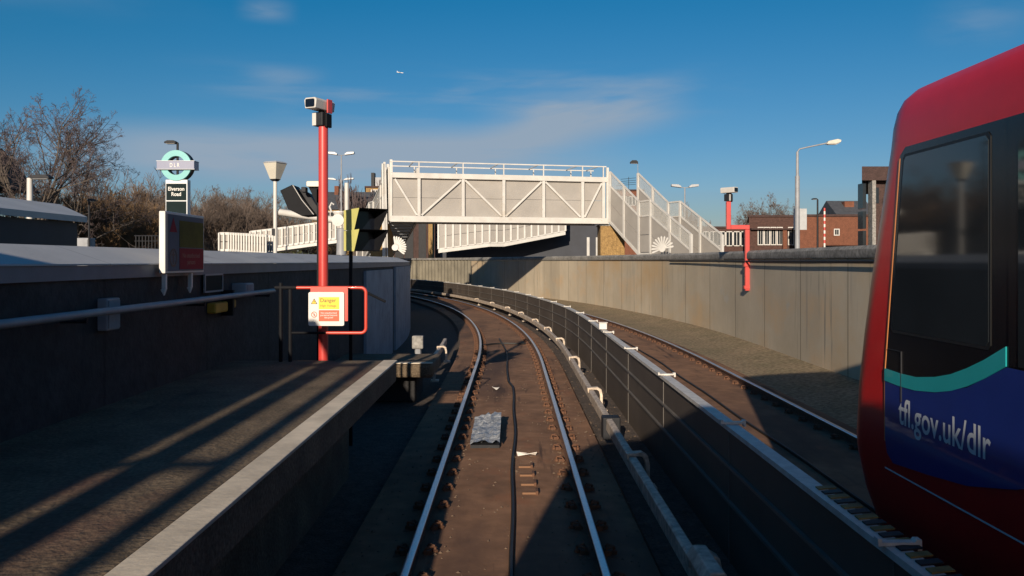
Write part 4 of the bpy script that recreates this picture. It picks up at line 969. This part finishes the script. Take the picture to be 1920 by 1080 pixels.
Y = 100; b = building('house', 'slate roofed house with a brick chimney behind the orange building', 'house', (WX(1570, Y), Y, 1.9), (WX(1640, Y), Y+6, WZ(402, Y)), 'yellow_brick', (), 'gable')
MB().b2((WX(1593, Y), Y+1.5, WZ(404, Y)), (WX(1611, Y), Y+2.5, WZ(376, Y))).build('chimney', 'orange_brick', b)
# dark block with fins by the train
Y = 48; b = thing('apartment_block', 'dark brick block with pale fins and recessed balconies beside the train', 'building', (WX(1640, Y), Y, 1.9))
kb = (Y+10)/Y; kc = (Y+.6)/Y
MB().plate(Matrix.Identity(4), [(WX(1616, Y), Y), (WX(1850, Y), Y), (WX(1850, Y)*kb, Y+10), (WX(1616, Y)*kb, Y+10)], WZ(312, Y)-WZ(338, Y), WZ(338, Y)).build('upper_wall', 'dark_brick', b)
MB().plate(Matrix.Identity(4), [(WX(1632, Y)*kc, Y+.6), (WX(1850, Y), Y+.6), (WX(1850, Y)*kb, Y+10), (WX(1632, Y)*kb, Y+10)], WZ(338, Y)-.003-1.9, 1.9).build('wall', 'dark_brick', b)
for px in (1636, 1668, 1700): MB().b2((WX(px, Y), Y+.02, 1.9), (WX(px, Y)+.2, Y+.6, WZ(338, Y)-.003)).build('fin', 'coping', b)
for z0, z1 in ((462, 432), (428, 395), (390, 342)): MB().b2((WX(1618, Y)+.2, Y+.5, WZ(z0, Y)), (WX(1631, Y), Y+1.2, WZ(z1, Y))).build('balcony', 'window_dark', b)
MB().b2((WX(1645, Y), Y+.56, WZ(380, Y)), (WX(1656, Y), Y+.6, WZ(350, Y))).build('window', 'window_dark', b)
# grey shed on the left
t = thing('station_shed', 'low grey shed with a pale sheet roof behind the left wall', 'shed', (-12, 16, 1.1))
A, Bq, Cq, D = V((-10.7, 4, 0)), V((-10.7, 21, 0)), V((-12.6, 23.4, 0)), V((-16, 4, 0))
ze, zr = WZ(409, 21), WZ(384, 23.3)
def col4(z): return [p+V((0, 0, z)) for p in (A, Bq, Cq, V((-16, 23.4, 0)), D)]
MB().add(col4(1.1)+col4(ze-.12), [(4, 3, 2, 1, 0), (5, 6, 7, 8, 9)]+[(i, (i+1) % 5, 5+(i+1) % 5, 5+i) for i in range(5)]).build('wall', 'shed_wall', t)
e = [V((-10.55, 4, ze-.1)), V((-10.55, 21.2, ze-.1)), V((-12.55, 23.7, zr-.1)), V((-13.1, 23.7, zr-.1)), V((-13.1, 4, zr-.1)), V((-12.6, 4, zr-.1))]
n6 = 6
MB().add([*e, *(x+V((0, 0, .14)) for x in e)], [(0, 1, 2, 5)[::-1], (2, 3, 4, 5)[::-1], (6, 7, 8, 11), (8, 9, 10, 11)]+[(i, (i+1) % 6, 6+(i+1) % 6, 6+i) for i in range(6)]).build('roof', 'sheet_roof', t)
building('house', 'dark house at the far left behind the big bare tree', 'house', (-38, 42, 1.1), (-27.4, 49, WZ(350, 45)), 'dark_brick', (), 'gable')
Y = 95; b = building('tower_block', 'brown brick stair tower with roof plant behind the left end of the footbridge', 'building', (WX(686, Y), Y, 1.9), (WX(716, Y), Y+6, WZ(352, Y)), 'yellow_brick', [(WX(697, Y), WZ(372, Y), .8, .9)], 'flat')
MB().b2((WX(693, Y), Y+1, WZ(352, Y)+.18), (WX(699, Y), Y+2, WZ(322, Y))).build('tank', 'dark_metal', b); MB().b2((WX(701, Y), Y+1, WZ(352, Y)+.18), (WX(715, Y), Y+3, WZ(331, Y))).build('plant_room', 'grey_paint', b)
Y = 88; b = building('house', 'slate roofed house with an orange chimney behind the red pole', 'house', (WX(585, Y), Y, 1.9), (WX(690, Y), Y+7, WZ(393, Y)), 'yellow_brick', [(WX(px, Y), WZ(418, Y), .8, 1.1) for px in (612, 630, 648, 668)], 'gable')
MB().b2((WX(616, Y), Y+2.9, WZ(390, Y)), (WX(624, Y), Y+3.8, WZ(344, Y))).build('chimney', 'orange_brick', b)
Y = 105; b = building('house', 'low roof showing above the right-hand staircase', 'house', (WX(1148, Y), Y, 1.9), (WX(1206, Y), Y+7, WZ(358, Y)), 'orange_brick', [(WX(px, Y), WZ(366, Y)-1.2, 1.2, 1.0) for px in (1160, 1176, 1192)], 'flat')
a = W(1183, 350, Y); t = thing('tv_aerial', 'spiky rooftop aerial beyond the right end of the footbridge', 'aerial', (a.x, Y+2, a.z))
MB().tube([(a.x, Y+2, a.z-.4), (a.x, Y+2, a.z+1.4)], .03, 6).build('mast', 'dark_metal', t)
m_ = MB()
for i, z in enumerate((.3, .55, .8, 1.1)): m_.tube([(a.x-1.6+.2*i, Y+2, a.z+z), (a.x+.9, Y+2, a.z+z+.18)], .025, 5)
m_.build('elements', 'dark_metal', t)
# low rooftops and fences at the far left
for k, (p0, p1, pt, Y, lab) in enumerate(((142, 166, 446, 30, 'small pale cabinet at the end of the grey shed'), (255, 292, 442, 40, 'low dark railing left of the warning box'))):
    if k == 0:
        t = thing('equipment_cabinet', lab, 'cabinet', (WX(154, Y), Y, 1.1)); MB().b2((WX(p0, Y), Y, 1.1), (WX(p1, Y), Y+.5, WZ(pt, Y))).build('body', 'pale_render', t, bevel=.02); MB().b2((WX(p0+2, Y), Y-.02, 1.3), (WX(p1-2, Y), Y-.001, WZ(pt+3, Y))).build('door', 'grey_paint', t)
    else:
        t = thing('railing', lab, 'railing', (WX(270, Y), Y, 1.1)); 
        for px in range(255, 300, 6): MB().tube([(WX(px, Y), Y, 1.1), (WX(px, Y), Y, WZ(pt, Y))], .025, 6).build('post', 'dark_metal', t)
        MB().tube([(WX(252, Y), Y, WZ(pt, Y)), (WX(298, Y), Y, WZ(pt, Y))], .03, 6).tube([(WX(252, Y), Y, WZ(pt+10, Y)), (WX(298, Y), Y, WZ(pt+10, Y))], .025, 6).build('rail', 'dark_metal', t)

# ------------------------------------------------------------------ trees
def tree_meshes(seed, H, lvls, kids, trunk_n=1, lean=.12, spread=.75, r0=.28, first=.28, shrink=.66, upb=.10, twig=.012):
    rg = random.Random(seed); T = MB(); Cn = MB()
    def grow(p, d, Ln, r, lv):
        n_ = 3 if lv < lvls else 2; pts = [p]; dd = d.copy()
        for i in range(n_):
            dd = (dd+V((rg.gauss(0, lean), rg.gauss(0, lean), rg.gauss(0, lean*.6)+upb))).normalized(); p = p+dd*Ln/n_; pts.append(p)
        (T if lv < 2 else Cn).tube(pts, r, 6 if lv < 2 else 3, max(r*.55, twig*.6), caps=False)
        if lv >= lvls: return
        for k in range(kids[lv]):
            f = rg.uniform(first if lv == 0 else .25, 1.0) if k else 1.0
            idx = min(n_-1, int(f*n_)); q = pts[idx].lerp(pts[idx+1], f*n_-idx) if f < 1 else pts[-1]
            ax = dd.cross(V((rg.gauss(0, 1), rg.gauss(0, 1), rg.gauss(0, 1)))).normalized()
            ang = rg.uniform(.25, spread) if k else rg.uniform(.05, .3)
            nd = Matrix.Rotation(ang, 3, ax) @ dd
            grow(q, nd, Ln*shrink*rg.uniform(.75, 1.15), max(r*.55*rg.uniform(.8, 1.1), twig), lv+1)
    for k in range(trunk_n):
        a_ = 2*math.pi*k/max(1, trunk_n)+rg.uniform(0, .8); d0 = V((math.cos(a_)*.32, math.sin(a_)*.32, 1)).normalized() if trunk_n > 1 else V((0, 0, 1))
        grow(V((0, 0, 0)), d0, H*.36, r0, 0)
    top = max(q.z for q in Cn.v); k = H/top
    for m in (T, Cn): m.v = [q*k for q in m.v]
    return T, Cn
def tree(name, label, cat, loc, T, Cn, bark, twigm, group=None):
    t = thing(name, label, cat, (0, 0, 0), 0, group); T.build('trunk', bark, t); Cn.build('crown', twigm, t); t.location = loc; return t
def limb_tree(seed, H, limbs, reach, r0, nb=(7, 6, 5, 4), twig=.008, droop=0., split=.25, fan=.6):
    """bare tree: a short trunk that splits into long curving limbs, each carrying ever finer spread-out shoots"""
    rg = random.Random(seed); T, Cn = MB(), MB()
    def run(p, d, Ln, r, n_, wob, up):
        pts = [p]
        for i in range(n_):
            d = (d+V((rg.gauss(0, wob), rg.gauss(0, wob), rg.gauss(0, wob)+up))).normalized(); p = p+d*(Ln/n_); pts.append(p)
        return pts
    def side(d, ang):
        ax = d.cross(V((rg.gauss(0, 1), rg.gauss(0, 1), rg.gauss(0, 1)))).normalized(); return (Matrix.Rotation(ang, 3, ax) @ d).normalized()
    def shoot(pts, r, lv, Ln):
        if lv >= len(nb): return
        k = len(pts)-1
        for j in range(nb[lv]):
            f = rg.uniform(.25 if lv else .3, 1.0)**.8; i = min(k-1, int(f*k)); q = pts[i].lerp(pts[i+1], f*k-i); d = (pts[i+1]-pts[i]).normalized()
            l2 = Ln*(rg.uniform(.34, .6) if lv < 3 else rg.uniform(.5, .8))*(1.15-f*.55); rr = max(r*(.62-.3*f), twig)
            c = run(q, side(d, rg.uniform(.35, 1.05)), l2, rr, 4 if lv < 2 else 3, .13+.04*lv, .03-droop*.04)
            (T if lv == 0 else Cn).tube(c, rr, 5 if lv == 0 else 3, max(rr*.45, twig*.7), caps=False); shoot(c, rr, lv+1, l2)
    trunk = run(V((0, 0, -.3)), V((rg.gauss(0, .04), rg.gauss(0, .04), 1)), H*split+.3, r0, 4, .03, .05); T.tube(trunk, r0*1.2, 9, r0*.8, caps=False)
    for k in range(limbs):
        a_ = 2*math.pi*(k+rg.uniform(-.25, .25))/limbs; tilt = fan*(rg.uniform(.55, 1.1) if k else .15)
        d = V((math.cos(a_)*math.sin(tilt)*reach, math.sin(a_)*math.sin(tilt)*reach, math.cos(tilt))).normalized()
        st = trunk[-1] if k < limbs*.6 else trunk[-2]; Ln = H*(1-split)*rg.uniform(.85, 1.05)
        L_ = run(st, d, Ln, r0*.5, 8, .07, .05-droop*.09); T.tube(L_, r0*.42, 6, r0*.09, caps=False); shoot(L_, r0*.36, 0, Ln)
    k = H/max(q.z for q in Cn.v)
    for m in (T, Cn): m.v = [q*k for q in m.v]
    return T, Cn
tA = tree('bare_tree', 'large bare tree with many rising limbs at the far left, its crown highest in view', 'tree', (W(72, 0, 45).x, 45, 1.0), *limb_tree(5, 10.8, 7, 1.15, .25, (10, 8, 6, 3), .0075), 'bark', 'twig_purple', 'bare trees behind the left wall')
tB = tree('bare_tree', 'wide bare tree with long drooping branches between the big tree and the totem', 'tree', (W(122, 0, 50).x, 50, 1.0), *limb_tree(9, 9.4, 7, 1.7, .19, (9, 8, 5, 3), .0075, droop=.7, fan=.85, split=.2), 'bark', 'twig_purple', 'bare trees behind the left wall')
tC = tree('bare_tree', 'rounded bare tree behind the upturned lantern, its crown against pale sky', 'tree', (W(480, 0, 105).x, 105, 1.0), *limb_tree(21, 10.8, 6, .95, .17, (9, 6, 5, 3), .012), 'bark', 'twig_dark', 'bare trees behind the left wall')
for px, Y, sc_, rz, lab in ((440, 110, 1.04, 1.2, 'rounded bare tree midway between the totem and the upturned lantern'), (418, 100, .85, 2.6, 'smaller bare tree nearest the totem on its right'), (375, 112, .82, 4.0, 'bare tree showing just right of the station totem'), (525, 112, .86, 5.0, 'bare tree just right of the upturned lantern'),
                            (285, 98, .86, .7, 'bare tree just left of the station totem'), (-5, 60, .95, 3.3, 'bare tree cut by the left edge of the picture')):
    dup(tC, (W(px, 0, Y).x, Y, 1.0), rz, sc_, lab)
bu = [tree('scrub_tree', 'x', 'bush', (0, 0, -50), *tree_meshes(s_, H_, 5, [5, 5, 4, 4, 4], 3, r0=.08, spread=.8, first=.1, upb=.07, twig=.010), 'bark', m_, 'brown scrub behind the left wall') for s_, H_, m_ in ((31, 6.4, 'twig_ochre'), (32, 7.2, 'twig_dark'), (33, 6.2, 'twig_ochre'))]
spots = [(100, 52, 1.0, 0), (150, 58, 1.05, 2), (190, 55, 1.0, 0), (232, 64, 1.15, 2), (262, 60, .95, 0), (300, 70, 1.25, 1), (345, 72, 1.25, 2), (385, 68, 1.2, 1), (415, 75, 1.25, 1), (450, 70, 1.05, 1), (480, 78, 1.2, 1), (515, 72, 1.0, 1), (550, 80, 1.1, 2), (60, 56, 1.0, 1), (210, 80, 1.5, 1), (325, 90, 1.6, 1), (400, 92, 1.55, 1), (468, 95, 1.5, 1), (270, 86, 1.45, 0), (585, 84, 1.05, 1)]
near = ['below the big bare tree', 'right of the grey shed roof end', 'behind the thin dark post', 'left of the dark railing', 'behind the dark railing', 'just left of the totem foot', 'behind the totem name panel', 'right of the warning box', 'above the low white railing end', 'left of the lantern post', 'nearest the lantern post on its left', 'right of the lantern post', 'behind the black turned monitor', 'behind the pale lamp post over the shed', 'in the back row behind the thin dark post', 'in the back row behind the totem', 'in the back row right of the totem', 'in the back row by the lantern', 'in the back row left of the totem', 'nearest the red pole on its left']
used = set()
for (px, Y, s_, k), nr in zip(spots, near):
    lab = ('ochre', 'dark brown', 'tawny')[k]+' leafless scrub '+nr
    loc = (W(px, 0, Y).x, Y, 1.0)
    if px > 280: s_ *= .84
    if k not in used:
        used.add(k); bu[k].location = loc; bu[k].scale = (s_*1.25, s_*1.25, s_); bu[k]['label'] = lab; bu[k].rotation_euler = (0, 0, px*.37)
    else: dup(bu[k], loc, px*.37, (s_*1.25, s_*1.25, s_), lab)
up = tree('bare_tree', 'pollarded tree of upright rods just left of the footbridge', 'tree', (W(668, 0, 70).x, 70, 1.6), *tree_meshes(41, 8.0, 5, [5, 5, 4, 3, 3], 4, r0=.10, spread=.42, upb=.22, lean=.06, twig=.02), 'bark', 'twig_purple', 'bare trees behind the footbridge')
dup(up, (W(712, 0, 76).x, 76, 1.6), 1.9, 1.0, 'pollarded bare tree partly behind the left end of the footbridge')
dup(up, (W(1292, 0, 85).x, 85, 1.9), .8, (.62, .62, .80), 'slim purplish bare tree beside the twin lamp beyond the right-hand stairs')
dup(up, (W(1318, 0, 92).x, 92, 1.9), 2.8, (.6, .6, .62), 'low bare tree just right of the purplish one beyond the stairs')
for px, s_, rz, lab in ((1412, .80, 1.0, 'hazy bare tree behind the brown brick block, left of three'), (1442, .92, 2.2, 'hazy bare tree behind the brown brick block, middle of three'), (1468, .78, 3.7, 'hazy bare tree behind the brown brick block, right of three')):
    dup(tC, (W(px, 0, 118).x, 118, 1.9), rz, (s_*.9, s_*.9, s_), lab)
def hedge(label, loc, size, n_, seed, ls=.12):
    rg = random.Random(seed); m_ = MB(); t = thing('evergreen_bush', label, 'bush', loc)
    for i in range(n_):
        while True:
            p = V((rg.uniform(-1, 1), rg.uniform(-1, 1), rg.uniform(0, 1)))
            if p.x**2+p.y**2+p.z**2 < 1: break
        c_ = V(loc)+V((p.x*size[0], p.y*size[1], p.z*size[2])); a_ = V((rg.gauss(0, 1), rg.gauss(0, 1), rg.gauss(0, 1))).normalized()*ls; b_ = V((rg.gauss(0, 1), rg.gauss(0, 1), rg.gauss(0, 1))).normalized()*ls
        m_.add([c_, c_+a_, c_+a_+b_*.6, c_+b_], [(0, 1, 2, 3)])
    m_.build('foliage', 'leaf_olive', t); MB().tube([V(loc), V(loc)+V((0, 0, size[2]*.7))], .08, 6, .03).build('stem', 'bark', t)
hedge('olive green bush left of the lantern post', (W(448, 0, 58).x, 58, 1.1), (2.2, 1.2, 2.6), 2600, 1)
hedge('olive green bush right of the lantern post behind the ramp', (W(545, 0, 60).x, 60, 1.1), (2.4, 1.2, 2.2), 2400, 2)
hedge('dark hedge at the foot of the orange brick building', (W(1570, 0, 68).x, 68, 1.9), (2.6, .8, 1.5), 2200, 3)

# ------------------------------------------------------------------ aeroplane
Yp = 2600; a = W(750, 136, Yp); t = thing('aeroplane', 'tiny white aeroplane high in the blue sky', 'aeroplane', a)
ax = V((.95, .3, -.06)).normalized()
MB().tube([a-ax*15, a-ax*11, a+ax*11, a+ax*15], 1.9, 10).build('fuselage', 'plane_white', t, smooth=50)
sd = ax.cross(V((0, 0, 1))).normalized()
MB().add([a+ax*3, a-ax*2, a-ax*7+sd*15, a-ax*5+sd*15, a-ax*7-sd*15, a-ax*5-sd*15]+[p+V((0, 0, .5)) for p in (a+ax*3, a-ax*2, a-ax*7+sd*15, a-ax*5+sd*15, a-ax*7-sd*15, a-ax*5-sd*15)], [(0, 1, 2, 3), (0, 5, 4, 1), (6, 9, 8, 7), (6, 7, 10, 11), (0, 3, 9, 6), (2, 1, 7, 8), (3, 2, 8, 9), (5, 0, 6, 11), (1, 4, 10, 7), (4, 5, 11, 10)]).build('wing', 'plane_white', t)
MB().add([a-ax*10, a-ax*14, a-ax*15+V((0, 0, 6)), a-ax*13.5+V((0, 0, 6))]+[p+sd*.4 for p in (a-ax*10, a-ax*14, a-ax*15+V((0, 0, 6)), a-ax*13.5+V((0, 0, 6)))], [(0, 1, 2, 3), (7, 6, 5, 4), (0, 4, 5, 1), (1, 5, 6, 2), (2, 6, 7, 3), (3, 7, 4, 0)]).build('tail_fin', 'plane_white', t)
t.scale = (.65, .65, .65)
